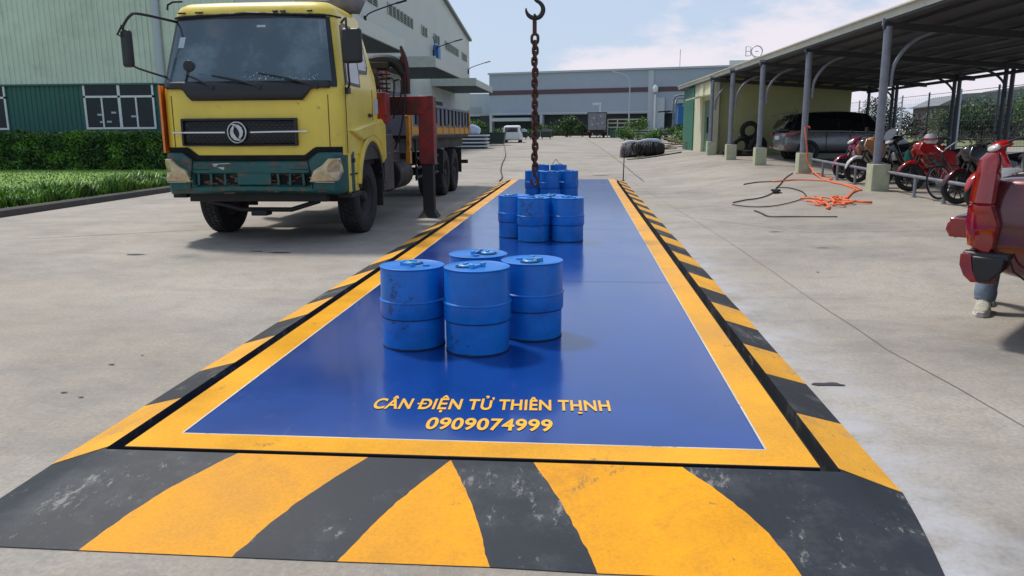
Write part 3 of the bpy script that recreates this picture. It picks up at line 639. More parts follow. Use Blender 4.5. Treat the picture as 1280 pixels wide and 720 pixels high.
    m = MB(); m.tube([(x, fy(x, 3.0)-.03, 3.012-.028*abs(x)+.012*noise.noise((x*7, 1, 1))) for x in [-1.12+.07*i for i in range(33)]], [.012+.008*abs(noise.noise((i*.9, 3, 3))) for i in range(33)], 6); m.build('roof_seal', 'black_rubber', T)
    m = MB()
    for x in (-1.05, 1.05):
        m.box((x, fy(x, 1.6, .001), 1.6), (.007, .012, .72))
    m.box((0, fy(0, 2.0, .001), 1.895), (1.5, .01, .007)); m.build('panel_gap', 'pit', T)
    # orange corner panel
    m = MB(); v = []
    zs = [1.22+.11*i for i in range(9)]
    for z in zs:
        a, yf, yb = zp(z); v += [(-a-.006, .34, z), (-a-.007, .20, z), (-a*.9985-.004, .11, z), (-a*.985, .065, z), (-a*.955, .052, z)]
    m.add(v, [(j*5+i, j*5+i+1, (j+1)*5+i+1, (j+1)*5+i) for j in range(8) for i in range(4)]); m.build('corner_panel', 'cab_orange', T, ang=60)
    # grille
    g0 = patch('grille', 'black_plastic', -.775, .775, lambda x: 1.30+.01*abs(x), lambda x: 1.665, .02, 24, 4, T, .03)
    g0.location.x = -.13
    m = MB()
    for row, zc in enumerate((1.61, 1.575, 1.54, 1.425, 1.39, 1.355)):
        for i in range(-10, 11):
            x = i*.068+(.034 if row % 2 else 0)
            if abs(x) < .73:
                y = fy(x, zc, .038); s = .028
                hexp = [(x+s*math.cos(a), y, zc+s*.62*math.sin(a)) for a in [PI/3*k for k in range(6)]]
                m.tube(hexp, .0045, 4, closed=True)
    m.build('grille_mesh', 'dark_metal', g0)['kind'] = 'stuff'
    m = MB()
    for z0, z1 in ((1.635, 1.662), (1.462, 1.502), (1.305, 1.325)): m.b2(-.76, .76, fy(0, 1.5)-.052, fy(0, 1.5)+.03, z0, z1)
    m.b2(-.775, -.745, fy(0, 1.5)-.05, fy(0, 1.5)+.05, 1.31, 1.66); m.b2(.745, .775, fy(0, 1.5)-.05, fy(0, 1.5)+.05, 1.31, 1.66); m.build('grille_frame', 'black_plastic', g0, bevel=.008)
    m = MB(); yb_ = fy(0, 1.5)-.06
    m.tube([(-.90, yb_+.03, 1.482), (-.5, yb_, 1.482), (-.17, yb_-.005, 1.482)], .013, 8); m.tube([(.17, yb_-.005, 1.482), (.5, yb_, 1.488), (.92, yb_+.03, 1.492)], .013, 8); m.build('chrome_bar', 'chrome', g0)
    # round emblem: ring and two turning swallow blades
    m = MB(); rg = [(.138*math.cos(2*PI*i/40), 0, .15*math.sin(2*PI*i/40)) for i in range(40)]; m.tube(rg, .013, 10, closed=True)
    WG = [(-.050, .092), (-.088, .045), (-.100, -.015), (-.080, -.070), (-.035, -.105), (.030, -.118), (.075, -.105), (.030, -.092), (-.012, -.060), (-.042, -.010), (-.045, .035), (-.028, .075)]
    m.prism([(x, z*1.05) for x, z in WG], 'Y', -.016, .004); m.prism([(-x, -z*1.05) for x, z in WG], 'Y', -.016, .004)
    em = m.build('emblem', 'chrome_badge', g0, loc=(-.01, yb_-.012, 1.482), ang=30); em.scale = (.88, 1, .88)
    m = MB(); m.lathe([(0, .0), (.135, .0), (.135, .03), (0, .03)], c=(-.01, yb_, 1.482), axis='Y', n=32); m.build('emblem_disc', 'black_plastic', g0)
    # black gap under the yellow panel
    patch('lower_gap', 'pit', -1.19, 1.19, lambda x: 1.08 if abs(x) < .76 else min(1.20, 1.08+(abs(x)-.76)*.75), lambda x: 1.185 if abs(x) < .72 else min(1.29, 1.185+(abs(x)-.72)*.75), .012, 60, 2)
    m = MB(); m.b2(-1.15, 1.15, .12, 1.9, 1.0, 1.17); m.build('cab_floor', 'dark_metal', T)
    # bumper
    def bring(z, o=0):
        out = []; a = 1.225; n = 60
        for i in range(n+1):
            x = -a+2*a*i/n; q = abs(x)/a; y = -.035+.05*q*q+.55*max(0, (q-.90)/.10)**2.2*.9; out.append((x, y+o, z))
        return out
    zt = lambda x: 1.10 if abs(x) < .76 else min(1.215, 1.10+(abs(x)-.76)*.75)
    m = MB(); NZ = 12
    rows = []
    for j in range(NZ+1):
        row = []
        for (x, y, _) in bring(0):
            q = abs(x)/1.25; zb = .70-.02*q if q < .8 else .68-.06*(q-.8)
            z = zb+(zt(x)-zb)*j/NZ; yy = y+(.03 if j == 0 else 0)+(.02 if j == NZ else 0)
            if abs(x) < .79 and .22 < j/NZ < .62: yy += .07
            row.append((x, yy, z))
        rows.append(row)
    n = len(rows[0]); v = [p for r in rows for p in r]; m.add(v, [(j*n+i, j*n+i+1, (j+1)*n+i+1, (j+1)*n+i) for j in range(NZ) for i in range(n-1)])
    bu = m.build('bumper', 'bumper_green', T, solid=.03, ang=38)
    m = MB(); m.b2(-.78, .78, .022, .028, .795, .965); m.build('bumper_opening', 'pit', bu)
    m = MB()
    for x in (-.80, .80): m.box((x, -.032, .95), (.008, .02, .40), 0, 0, R(8 if x < 0 else -8))
    m.box((0, -.036, 1.0), (1.56, .008, .006)); m.build('bumper_seam', 'pit', bu)
    m = MB(); random.seed(9)
    for i in range(34):
        x = random.choice([-1, 1])*random.uniform(.2, 1.1); z = random.choice([.70, .72, .775, 1.07, 1.05])+random.uniform(-.012, .012); q = abs(x)/1.25; yy = -.035+.05*q*q+.55*max(0, (q-.90)/.10)**2.2*.9-.0165
        m.box((x, yy, z), (random.uniform(.03, .16), .004, random.uniform(.004, .014)), 0, 0, random.uniform(-.15, .15))
    m.build('scratch', 'rust', bu)
    m = MB(); m.b2(-.18, .27, -.035, .02, .80, .965); m.build('number_panel', 'bumper_green', bu, bevel=.004)
    for x in (-.72, -.55, -.36, .36, .52, .70): m = MB(); m.box((x, -.005, .88), (.03, .02, .17), 0, 0, random.uniform(-.1, .1)); m.build('grille_bar', 'bumper_green', bu)
    m = MB()
    for i in range(26): x = random.uniform(-.75, .75); m.box((x, random.uniform(-.0, .015), random.uniform(.80, .96)), (random.uniform(.03, .13), .012, random.uniform(.008, .02)), 0, 0, random.uniform(-.5, .5))
    m.build('broken_grille', 'rust', bu)
    m = MB(); m.add([(-.50, -.043, 1.075), (-.28, -.044, 1.085), (-.20, -.044, 1.06), (-.30, -.043, 1.045), (-.36, -.045, 1.005), (-.44, -.043, 1.03), (-.50, -.043, 1.045)], [tuple(range(7))])
    m.add([(-.44, -.046, 1.03), (-.32, -.046, 1.035), (-.36, -.046, .995)], [(0, 1, 2)]); m.build('scraped_paint', 'pallet_pale', bu)
    for s in (-1, 1):
        P = [(.80, .80), (1.15, .815), (1.19, .93), (1.175, 1.10), (1.06, 1.105), (.985, 1.03), (.86, .95)]
        m = MB(); n = len(P)
        def by(x): q = abs(x)/1.25; return -.035+.05*q*q+.55*max(0, (q-.90)/.10)**2.2*.9
        P = [(x, z+.035) for x, z in P]
        v = [(s*x, by(x)-.072-.02*max(0, abs(x)-1.0), z) for x, z in P]+[(s*(.93+(x-.93)*1.04), by(x)-.0, .96+(z-.96)*1.05) for x, z in P]
        v.append((s*1.03, by(1.03)-.105, .965)); m.add(v, [(i, (i+1) % n, 2*n) for i in range(n)]+[(i, (i+1) % n, n+(i+1) % n, n+i) for i in range(n)])
        hl = m.build('headlight', 'headlamp', bu, bevel=.012, ang=30)
        m = MB(); m.b2(*(sorted((s*.80, s*1.20))), by(1.0)-.062, by(1.0)-.05, .893, .901); m.box((s*1.0, by(1.0)-.058, .835), (.26, .008, .012)); m.build('lens_divider', 'chrome_dull', hl)
    # side body under the door, steps, arch, both sides
    for s in (-1, 1):
        m = MB(); m.b2(*sorted((s*1.02, s*1.225)), .30, .80, .66, 1.2); m.build('step_panel', 'cab_yellow', T, bevel=.03)
        m = MB(); m.b2(*sorted((s*1.05, s*1.25)), .28, .84, .60, .66); m.b2(*sorted((s*1.06, s*1.235)), .33, .75, .90, .925); m.box((s*1.232, .5, 1.10), (.02, .12, .06)); m.build('step', 'dark_metal', T, bevel=.01)
        # mudguard arch
        def arch(r0, r1, x0, x1, a0, a1, name, mt, bev=.01):
            m = MB(); k = 18; v = []
            for i in range(k+1):
                a = R(a0+(a1-a0)*i/k); c_, s_ = math.cos(a), math.sin(a)
                for (r_, x_) in ((r0, x0), (r1, x0), (r1, x1), (r0, x1)): v.append((x_, 1.42+r_*c_, .66+r_*s_))
            f = [(i*4+j, i*4+(j+1) % 4, (i+1)*4+(j+1) % 4, (i+1)*4+j) for i in range(k) for j in range(4)]+[(0, 1, 2, 3), (k*4, k*4+3, k*4+2, k*4+1)]
            m.add(v, f); return m.build(name, mt, T, bevel=bev)
        arch(.62, .69, s*.80, s*1.250, -8, 176, 'mudguard', 'black_plastic')
        m = MB(); m.prism([(1.42+.66*math.cos(R(a_)), .66+.66*math.sin(R(a_))) for a_ in range(40, 141, 10)], 'X', *sorted((s*1.20, s*1.238))); m.build('arch_liner', 'black_plastic', T)
        arch(.685, .79, s*1.10, s*1.275, 30, 172, 'wheel_arch_flare', 'cab_yellow', .02)
        m = MB(); m.prism([(.36, 1.50), (.80, 1.56), (1.95, 1.68), (2.17, 1.60), (2.17, 1.05), (2.06, 1.06), (1.95, 1.30), (1.45, 1.42), (.9, 1.36)], 'X', *sorted((s*1.16, s*1.285))); m.build('fender_step', 'cab_yellow', T, bevel=.03)
        m = MB(); m.b2(*sorted((s*.80, s*1.23)), 2.02, 2.06, .34, .78); m.box((s*1.24, 2.0, .86), (.05, .16, .05)); m.build('mud_flap', 'black_rubber', T, bevel=.01)
        # door: window, frame, handle, gap
        def sidew(name, mt, P, off, par):
            m = MB(); n = len(P)
            def sx(z): return s*(zp(z)[0]+off)
            m.add([(sx(z), y, z) for y, z in P]+[(sx(z)-s*.01, y, z) for y, z in P], [tuple(range(n))]+[(i, (i+1) % n, n+(i+1) % n, n+i) for i in range(n)])
            return m.build(name, mt, par, ang=30)
        fr = sidew('door_frame', 'black_plastic', [(.30, 2.10), (.98, 2.09), (1.04, 2.28), (1.46, 2.30), (1.56, 2.40), (1.54, 2.80), (1.44, 2.90), (.70, 2.93), (.55, 2.88)], .006, T)
        sidew('door_window', 'side_glass', [(.37, 2.14), (.93, 2.13), (1.00, 2.32), (1.0, 2.86), (.72, 2.88), (.60, 2.84)], .010, fr)
        sidew('rear_window', 'side_glass', [(1.04, 2.34), (1.42, 2.35), (1.50, 2.43), (1.48, 2.78), (1.40, 2.86), (1.04, 2.86)], .010, fr)
        m = MB()
        for y, z0, z1 in ((.26, 1.2, 2.85), (1.60, 1.62, 2.8)): m.box((s*(A+.001), y, (z0+min(z1, 2.1))/2), (.008, .007, min(z1, 2.1)-z0))
        m.build('door_gap', 'pit', fr)
        m = MB(); m.box((s*(A+.02), 1.42, 1.72), (.03, .17, .05)); m.build('door_handle', 'black_plastic', T, bevel=.012)
        if s > 0:
            m = MB(); m.box((A+.004, 1.80, 1.86), (.006, .20, .22)); m.build('door_notice', 'sticker', T)
            m = MB()
            for i in range(5): m.cyl((zp(2.4+.1*i)[0]+.012, 1.44, 2.4+.1*i), (zp(2.4+.1*i)[0]+.018, 1.44, 2.4+.1*i), .010, None, 8)
            m.build('rivet', 'frame_white', fr)
    # mirrors
    m = MB(); m.tube([(-1.02, fy(-1.02, 2.92)+.0, 2.93), (-1.25, -.12, 2.97), (-1.38, -.13, 2.955), (-1.50, -.12, 2.82), (-1.49, -.10, 2.76)], .018, 8, sub=4)
    a = m.build('mirror_arm', 'black_plastic', T)
    m = MB(); m.tube([(-1.46, -.10, 2.36), (-1.36, -.08, 2.30), (-1.12, fy(-1.12, 2.2), 2.20)], .014, 8, sub=3); m.build('mirror_stay', 'black_plastic', T)
    m = MB(); m.tube([(-1.51, -.12, 2.84), (-1.56, -.16, 2.72), (-1.48, -.12, 2.68)], .014, 6); m.build('mirror_bracket', 'dark_metal', a)
    m = MB(); m.box((-1.48, -.10, 2.55), (.16, .09, .47), -.25); m.build('mirror', 'black_plastic', T, bevel=.045, seg=5)
    m = MB(); m.tube([(1.16, .45, 2.90), (1.26, .30, 2.93), (1.30, .20, 2.86), (1.30, .20, 2.3), (1.28, .30, 2.10), (1.22, .36, 2.02)], .015, 8, sub=3); m.box((1.23, .36, 2.02), (.06, .12, .08)); m.build('mirror_arm', 'black_plastic', T)
    m = MB(); m.box((1.36, .22, 2.58), (.27, .10, .44), -.15); m.build('mirror', 'black_plastic', T, bevel=.045, seg=5)
    # roof bundle
    m = MB(); m.tube([(.72, 1.45, 3.28), (1.0, 1.5, 3.31), (1.16, 1.55, 3.25)], [.13, .16, .10], 12, sub=3); m.tube([(.2, 1.55, 3.29), (.8, 1.6, 3.29)], .12, 10); m.build('rolled_tarpaulin', 'tarp_grey', T)
    m = MB(); m.tube([(-1.1, .28, 3.08), (-1.04, .18, 3.12), (-.98, .2, 3.16), (-.9, .3, 3.18)], .014, 6); m.build('roof_wire', 'cable_black', T)
    # wheels
    def wheel(x, y, r=.535, w=.29, s=1, dual=False, steer=0):
        e = bpy.data.objects.new('wheel', None); sc.collection.objects.link(e); e.parent = T; e.location = (x, y, r); e.rotation_euler.z = steer
        m = MB(); h = w/2; ri = .29
        for k in ([0] if not dual else [0, -s*.34]):
            m.lathe([(ri, -h*.7+k), (ri+.03, -h*.92+k), (ri+.10, -h+k), (r-.05, -h*.98+k), (r-.012, -h*.85+k), (r, -h*.6+k), (r, h*.6+k), (r-.012, h*.85+k), (r-.05, h*.98+k), (ri+.10, h+k), (ri+.03, h*.92+k), (ri, h*.7+k)], axis='X', n=48, close=True)
            for g in (-.45, 0, .45):   # tread blocks between grooves
                for i in range(44):
                    a = 2*PI*i/44+(.07 if g else 0); c_, s_ = math.cos(a), math.sin(a)
                    m.box((k+g*h*1.1, c_*(r+.001), s_*(r+.001)), (h*.42, .055, .018), 0, a-PI/2)
        m.build('tyre', 'tyre', e, ang=35)
        m = MB(); m.lathe([(.0, s*h*.25), (.085, s*h*.25), (.10, s*h*.05), (.16, -s*h*.1), (.22, -s*h*.2), (.25, s*h*.45), (.285, s*h*.72), (.295, s*h*.72), (.295, -s*h*.7), (.0, -s*h*.7)], axis='X', n=36)
        m.lathe([(0, s*h*.9), (.06, s*h*.85), (.085, s*h*.6), (.085, 0), (0, 0)], axis='X', n=24)
        for i in range(10):
            a = 2*PI*i/10; m.cyl((s*h*.0, .135*math.cos(a), .135*math.sin(a)), (s*h*.45, .135*math.cos(a), .135*math.sin(a)), .016, None, 6)
        m.build('rim', 'rim_dark', e, ang=35)
        return e
    for s in (-1, 1):
        wheel(s*1.02, 1.38, s=s, steer=R(-3)); wheel(s*1.02, 8.45, .53, .26, s, True); wheel(s*1.02, 9.85, .53, .26, s, True)
    # chassis
    m = MB()
    for s in (-1, 1): m.b2(*sorted((s*.36, s*.44)), .5, 12.0, .72, 1.0)
    for y in (.6, 2.6, 4.5, 6.5, 8.4, 9.8, 11.6): m.b2(-.36, .36, y, y+.12, .75, .95)
    m.b2(-.9, .9, 1.33, 1.43, .46, .58); m.b2(-1, 1, 8.38, 8.52, .47, .60); m.b2(-1, 1, 9.78, 9.92, .47, .60)
    m.b2(-.95, .95, .15, .30, .56, .70); m.tube([(-.95, .35, .60), (-.5, .3, .50), (-.3, .3, .44), (.4, .3, .44), (.8, .3, .56)], .035, 8); m.b2(-.14, .08, .22, .42, .36, .44)
    m.build('chassis', 'dark_metal', T, bevel=.01)
    m = MB(); m.b2(-.4, .4, .8, 2.2, .62, 1.05); m.cyl((0, 1.9, .70), (0, 4.5, .66), .13); m.lathe([(0, -.3), (.16, -.28), (.16, .28), (0, .3)], c=(-.25, 8.45, .55), axis='Y', n=16); m.build('engine', 'dark_metal', T, bevel=.03)
    m = MB(); m.cyl((.86, 3.7, .72), (.86, 4.8, .72), .28, None, 20); m.build('fuel_tank', 'dark_metal', T, bevel=.02)
    m = MB(); m.b2(-1.15, -.55, 3.2, 4.8, .45, 1.0); m.build('battery_box', 'dark_metal', T, bevel=.02)
    m = MB(); m.b2(.55, 1.12, 2.30, 3.30, .52, 1.45); m.b2(.5, 1.0, 3.75, 4.3, .5, 1.3); m.box((1.13, 2.8, .9), (.03, .5, .5)); m.build('equipment_box', 'black_plastic', T, bevel=.02)
    m = MB()
    for z in (.62, .80, .98): m.tube([(1.17, 4.9, z), (1.17, 7.2, z)], .03, 6)
    for y in (5.0, 6.0, 7.1): m.b2(1.13, 1.16, y, y+.05, .55, 1.35)
    m.build('side_guard', 'dark_metal', T)
    m = MB(); m.b2(-1.1, 1.1, 2.3, 3.9, 1.0, 1.15); m.b2(-.9, .95, 2.35, 3.3, .55, 1.0); m.build('crane_mount', 'dark_metal', T, bevel=.01)
    m = MB(); m.b2(.15, .95, 2.45, 2.75, 1.15, 1.38); m.build('crane_valve_box', 'bumper_green', T, bevel=.01)
    # crane
    m = MB(); m.b2(-.35, .35, 2.75, 3.35, 1.15, 1.75); m.cyl((.0, 3.05, 1.75), (0, 3.05, 2.2), .26, .22, 20); m.build('crane_base', 'crane_dark_red', T, bevel=.02)
    m = MB(); m.b2(.55, 1.25, 2.35, 2.65, 1.62, 2.10); m.build('crane_console', 'crane_red', T, bevel=.02)
    m = MB(); m.b2(-1.4, 1.70, 3.36, 3.66, 1.77, 2.08); m.build('outrigger_beam', 'crane_red', T, bevel=.015, )
    m = MB(); m.b2(.62, 1.36, 3.345, 3.352, 1.78, 2.07); m.build('beam_dark_plate', 'crane_dark_red', T)
    m = MB(); m.cyl((.95, 3.0, 1.5), (.86, 3.0, 2.35), .10, .08, 12)
    m.prism([(2.78, 2.2), (3.2, 2.2), (3.15, 2.52), (2.95, 2.62), (2.8, 2.5)], 'X', .70, 1.02); m.build('crane_column', 'crane_dark_red', T, bevel=.02)
    m = MB()
    for i in range(7): m.cyl((.74, 3.0, 2.12+.075*i), (1.18, 3.0, 2.12+.075*i), .016, None, 8)
    m.cyl((.80, 2.98, 2.05), (.80, 2.98, 2.6), .03); m.cyl((1.12, 2.98, 2.05), (1.12, 2.98, 2.6), .012); m.build('control_valve', 'crane_red', T)
    m = MB(); m.tube([(.55, 2.9, 2.50), (.85, 2.95, 2.60), (1.12, 2.98, 2.64), (1.3, 3.0, 2.58), (1.40, 3.02, 2.40)], [.09, .11, .10, .09, .06], 10, sub=3); m.b2(.5, 1.2, 2.8, 2.95, 2.50, 2.60)
    m.build('crane_boom', 'dark_metal', T, bevel=.01)
    m = MB(); m.tube([(1.38, 2.95, 2.86), (1.42, 2.98, 2.70), (1.46, 3.0, 2.50), (1.47, 3.02, 2.1)], [.02, .045, .04, .035], 8, sub=3); m.tube([(1.38, 3.0, 2.7), (1.38, 3.05, 2.1)], .035, 8); m.build('boom_ram', 'crane_dark_red', T)
    m = MB()
    for i in range(5):
        x = .8+.12*i; m.tube([(x, 2.85, 2.5-.05*i), (x+.14, 2.72, 2.3), (x+.1, 2.8, 2.0), (x-.05, 2.9, 1.7)], .014, 6, sub=4)
    m.tube([(1.40, 3.0, 2.55), (1.44, 2.95, 2.2), (1.35, 3.0, 1.6), (1.2, 3.1, 1.2)], .016, 6, sub=4); m.build('hydraulic_hose', 'cable_black', T)
    for s in (-1, 1):
        x = 1.68*s if s > 0 else -1.40
        m = MB(); m.b2(x-.13, x+.13, 3.37, 3.65, .93, 2.085); o = m.build('outrigger_sleeve', 'crane_red', T, bevel=.012)
        m = MB(); m.b2(x-.095, x+.095, 3.41, 3.61, .05 if s > 0 else .6, .95); m.build('outrigger_leg', 'dark_metal', T, bevel=.01)
        if s > 0:
            m = MB(); m.add([(x-.17, 3.33, .005), (x+.17, 3.33, .005), (x+.17, 3.69, .005), (x-.17, 3.69, .005), (x-.15, 3.36, .035), (x+.15, 3.36, .035), (x+.15, 3.66, .035), (x-.15, 3.66, .035), (x-.095, 3.41, .13), (x+.095, 3.41, .13), (x+.095, 3.61, .13), (x-.095, 3.61, .13)],
                [(3, 2, 1, 0), (0, 1, 5, 4), (1, 2, 6, 5), (2, 3, 7, 6), (3, 0, 4, 7), (4, 5, 9, 8), (5, 6, 10, 9), (6, 7, 11, 10), (7, 4, 8, 11), (8, 9, 10, 11)]); m.build('outrigger_foot', 'dark_metal', T)
    m = MB(); m.box((1.20, 4.15, 1.45), (.06, .10, .75)); m.box((1.20, 4.15, 1.02), (.08, .16, .22)); m.tube([(1.20, 4.02, 1.75), (1.20, 4.15, 1.85), (1.20, 4.28, 1.75), (1.20, 4.28, 1.2)], .028, 8); m.build('bed_bracket', 'bed_yellow', T, bevel=.01)
    # bed
    b0, b1 = 4.35, 12.1
    m = MB(); m.b2(-1.16, 1.16, b0, b1, 1.36, 1.42); m.b2(-1.0, -.9, b0, b1, 1.1, 1.36); m.b2(.9, 1.0, b0, b1, 1.1, 1.36); m.build('bed_floor', 'dark_metal', T)
    for s in (-1, 1):
        m = MB(); m.b2(*sorted((s*1.16, s*1.20)), b0, b1, 1.44, 1.58); 
        for i in range(10): y = b0+.1+i*(b1-b0-.2)/9; m.b2(*sorted((s*1.19, s*1.222)), y-.03, y+.03, 1.44, 1.66)
        m.build('bed_rail', 'bed_yellow', T, bevel=.006)
        m = MB(); m.b2(*sorted((s*1.135, s*1.165)), b0, b1, 1.581, 2.04); m.b2(*sorted((s*1.165, s*1.19)), b0, b1, 2.0, 2.06); m.b2(*sorted((s*1.165, s*1.19)), b0, b1, 1.585, 1.62)
        sb_ = m.build('side_board', 'bed_grey', T, bevel=.004)
        for i in range(15): y = b0+.05+i*(b1-b0-.16)/14; m = MB(); m.b2(*sorted((s*1.165, s*1.195)), y, y+.09, 1.62, 2.0); m.build('board_rib', 'dark_metal', sb_)
        m = MB()
        for y in (b0+.05, b0+.9, b1-.06): m.b2(*sorted((s*1.19, s*1.225)), y-.03, y+.03, 1.40, 2.10)
        m.build('bed_post', 'bed_yellow', T)
    m = MB(); m.b2(-1.16, 1.16, b1, b1+.04, 1.42, 2.06); m.build('tail_board', 'bed_grey', T); m = MB(); m.b2(-1.16, 1.16, b0-.04, b0, 1.42, 2.2); m.build('head_board', 'bed_grey', T)
    for s in (-1, 1):
        for y_, z_ in ((10.5, .45), (7.75, .55)): m = MB(); m.b2(*sorted((s*.75, s*1.2)), y_, y_+.04, z_, 1.1); m.build('rear_mud_flap', 'black_rubber', T)
    m = MB(); m.b2(-1.15, 1.15, 12.0, 12.1, .62, .72); m.build('rear_bar', 'dark_metal', T)
lorry()

# ---------------------------------------------------------------- left warehouse
def warehouse():
    t = thing('warehouse', 'large pale warehouse with dark green lower wall, loading canopies and sloping roof edge', 'warehouse')
    X = -14.0; Y0 = 30.0; Y1 = 100.4
    def ez(y): return 17.3-abs(y-62)*.108
    # front wall: pale ribbed upper, green ribbed lower
    def ribbed(name, mt, x0, x1, z0, z1, y, pitch, d):
        m = MB(); x = x0; pts = []
        while x < x1-.001:
            pts += [(x, y), (x+pitch*.62, y), (x+pitch*.70, y-d), (x+pitch*.92, y-d)]; x += pitch
        pts.append((x1, y)); v = []
        for px, py in pts: v += [(px, py, z0), (px, py, z1)]
        m.add(v, [(2*i, 2*i+1, 2*i+3, 2*i+2) for i in range(len(pts)-1)]); return m.build(name, mt, t, ang=20)
    ribbed('upper_wall', 'siding_pale', -62, X, 3.62, 13.9, Y0-.05, .24, .045)
    m = MB()
    m.add([(-62, Y0-.03, 0), (X, Y0-.03, 0), (X, Y0-.03, .9), (-62, Y0-.03, .9)], [(0, 1, 2, 3)]); m.build('plinth', 'kerb', t)
    lower = ribbed('lower_wall', 'siding_green', -62, X, .9, 3.60, Y0, .22, .03)
    m = MB(); m.b2(-62, X, Y0-.14, Y0-.03, 3.57, 3.64); m.build('drip_trim', 'siding_green', t)
    # gable-side facade
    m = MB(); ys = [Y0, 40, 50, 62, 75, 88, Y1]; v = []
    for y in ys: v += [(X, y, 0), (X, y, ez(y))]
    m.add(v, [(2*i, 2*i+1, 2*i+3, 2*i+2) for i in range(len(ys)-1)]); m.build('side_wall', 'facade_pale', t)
    m = MB(); m.add([(-62, Y0, 13.8), (X+.3, Y0, 13.8), (X+.3, 62, 17.35), (-62, 62, 17.35), (X+.3, Y1+.3, 13.2), (-62, Y1+.3, 13.2)], [(0, 1, 2, 3), (3, 2, 4, 5)])
    m.add([(-62, Y1, 0), (X, Y1, 0), (X, Y1, 13.1), (-62, Y1, 13.1)], [(0, 1, 2, 3)]); m.build('roof', 'canopy_pale', t)
    m = MB(); m.box((X+.15, 81.3, 15.28), (.35, 39.2, .28), 0, -math.atan(.108)); m.box((X+.15, 46, 15.60), (.35, 32.2, .28), 0, math.atan(.108)); m.build('roof_gutter', 'roof_edge', t)
    m = MB(); m.cyl((-17.4, Y0-.2, 3.6), (-17.4, Y0-.2, 13.5), .16, None, 14); m.build('downpipe', 'far_wall2', t)
    # windows in the front wall
    for x0, x1 in ((-21.05, -17.85), (-27.6, -24.65), (-33, -30)):
        e = MB(); z0, z1 = 1.70, 3.56; w = .085; y = Y0-.05
        e.b2(x0, x1, y-.05, y, z0, z0+w); e.b2(x0, x1, y-.05, y, z1-.52, z1-.52+w)
        for k in range(5):
            x = x0+(x1-x0-w)*k/4
            if k in (1, 3): e.b2(x, x+w*.8, y-.045, y, z0+w, z1-.52)
            else: e.b2(x, x+w*(1.4 if k == 2 else 1), y-.05, y, z0+w, z1)
        wn = e.build('window', 'frame_white', t)
        g = MB(); g.b2(x0, x1, y-.01, y+.01, z0, z1); g.build('pane', 'window_glass', wn)
        s = MB(); random.seed(int(x0*10))
        for k in range(5): s.box((random.uniform(x0+.3, x1-.3), y-.013, random.uniform(z0+.3, z0+.9)), (.22, .004, .08))
        s.build('window_notice', 'sticker', wn)
    # louvres
    for d0, d1 in ((54.0, 56.8), (60, 68.7), (72.6, 75), (78.7, 81.5), (85.1, 94), (97, 100.7)):
        y0, y1 = d0-3.09, d1-3.09; m = MB(); m.b2(X+.0, X+.02, y0, y1, 10.25, 11.05); o = m.build('louvre', 'far_dark', t)
        m = MB()
        for k in range(5): m.box((X+.06, (y0+y1)/2, 10.33+.16*k), (.10, y1-y0, .035), 0, 0, R(35))
        n = int((y1-y0)/1.1)
        for k in range(n+1): m.b2(X+.02, X+.1, y0+(y1-y0)*k/n-.04, y0+(y1-y0)*k/n+.04, 10.2, 11.1)
        m.build('louvre_blade', 'canopy_pale', o)
    # canopies, dock doors
    for y0, y1, z in ((32, 43, 6.05), (52.5, 64.2, 6.0), (74, 88, 5.95)):
        m = MB(); xo = -9.75
        m.b2(X, xo, y0, y1, z, z+.10); c = m.build('canopy', 'canopy_under', t)
        m = MB(); m.b2(X, xo+.12, y0-.12, y0, z-.02, z+.72); m.b2(xo, xo+.12, y0, y1, z-.02, z+.62); m.b2(X, xo, y1, y1+.12, z-.02, z+.62); m.b2(X, xo, y0, y1, z+.5, z+.56); m.build('canopy_fascia', 'canopy_pale', c, bevel=.02)
        m = MB(); m.b2(X+.002, X+.04, y0+1.2, y0+5.2, 0, 4.6); m.build('dock_door', 'far_dark', t)
        m = MB()
        for k in range(9): m.b2(X+.01, X+.05, y0+6+k*.55, y0+6+k*.55+.4, .3, 5.6)
        m.build('strip_panel', 'far_wall2', t)
        m = MB(); m.b2(X+.04, X+.12, y0+1.0, y0+5.4, 4.6, 4.8); m.b2(X+.04, X+.12, y0+1.0, y0+1.2, 0, 4.6); m.b2(X+.04, X+.12, y0+5.2, y0+5.4, 0, 4.6); m.build('door_frame', 'canopy_pale', t)
    # small meter box and pipes
    m = MB(); m.b2(X+.02, X+.5, 75.2, 76.4, 8.3, 9.9); m.tube([(X+.3, 74.4, 8.2), (X+.3, 74.4, 10.1), (X+.2, 74.2, 10.6)], .06, 8); m.build('junction_box', 'container_blue', t)
    for (y, z, zt) in ((50.3, 8.9, 9.9), (75.0, 9.2, 10.1), (99.0, 9.2, 10.2)):
        l = thing('wall_lamp', {50.3: 'thin wall-mounted yard lamp on a long arm above the lorry cab', 75.0: 'thin wall-mounted yard lamp above the middle loading canopy', 99.0: 'thin yard lamp at the far corner of the pale warehouse'}[y], 'lamp', (X, y, z), group='yard lamps along the warehouse wall')
        m = MB(); m.tube([(0, 0, 0), (.25, 0, .35), (.9, 0, .62), (2.2, 0, 1.02)], .045, 8, sub=3); m.b2(0, .12, -.12, .12, -.35, .25); m.build('arm', 'dark_metal', l)
        m = MB(); m.box((2.55, 0, 1.10), (.75, .24, .10), 0, 0, R(-14)); m.build('lamp_head', 'dark_metal', l, bevel=.03)
warehouse()

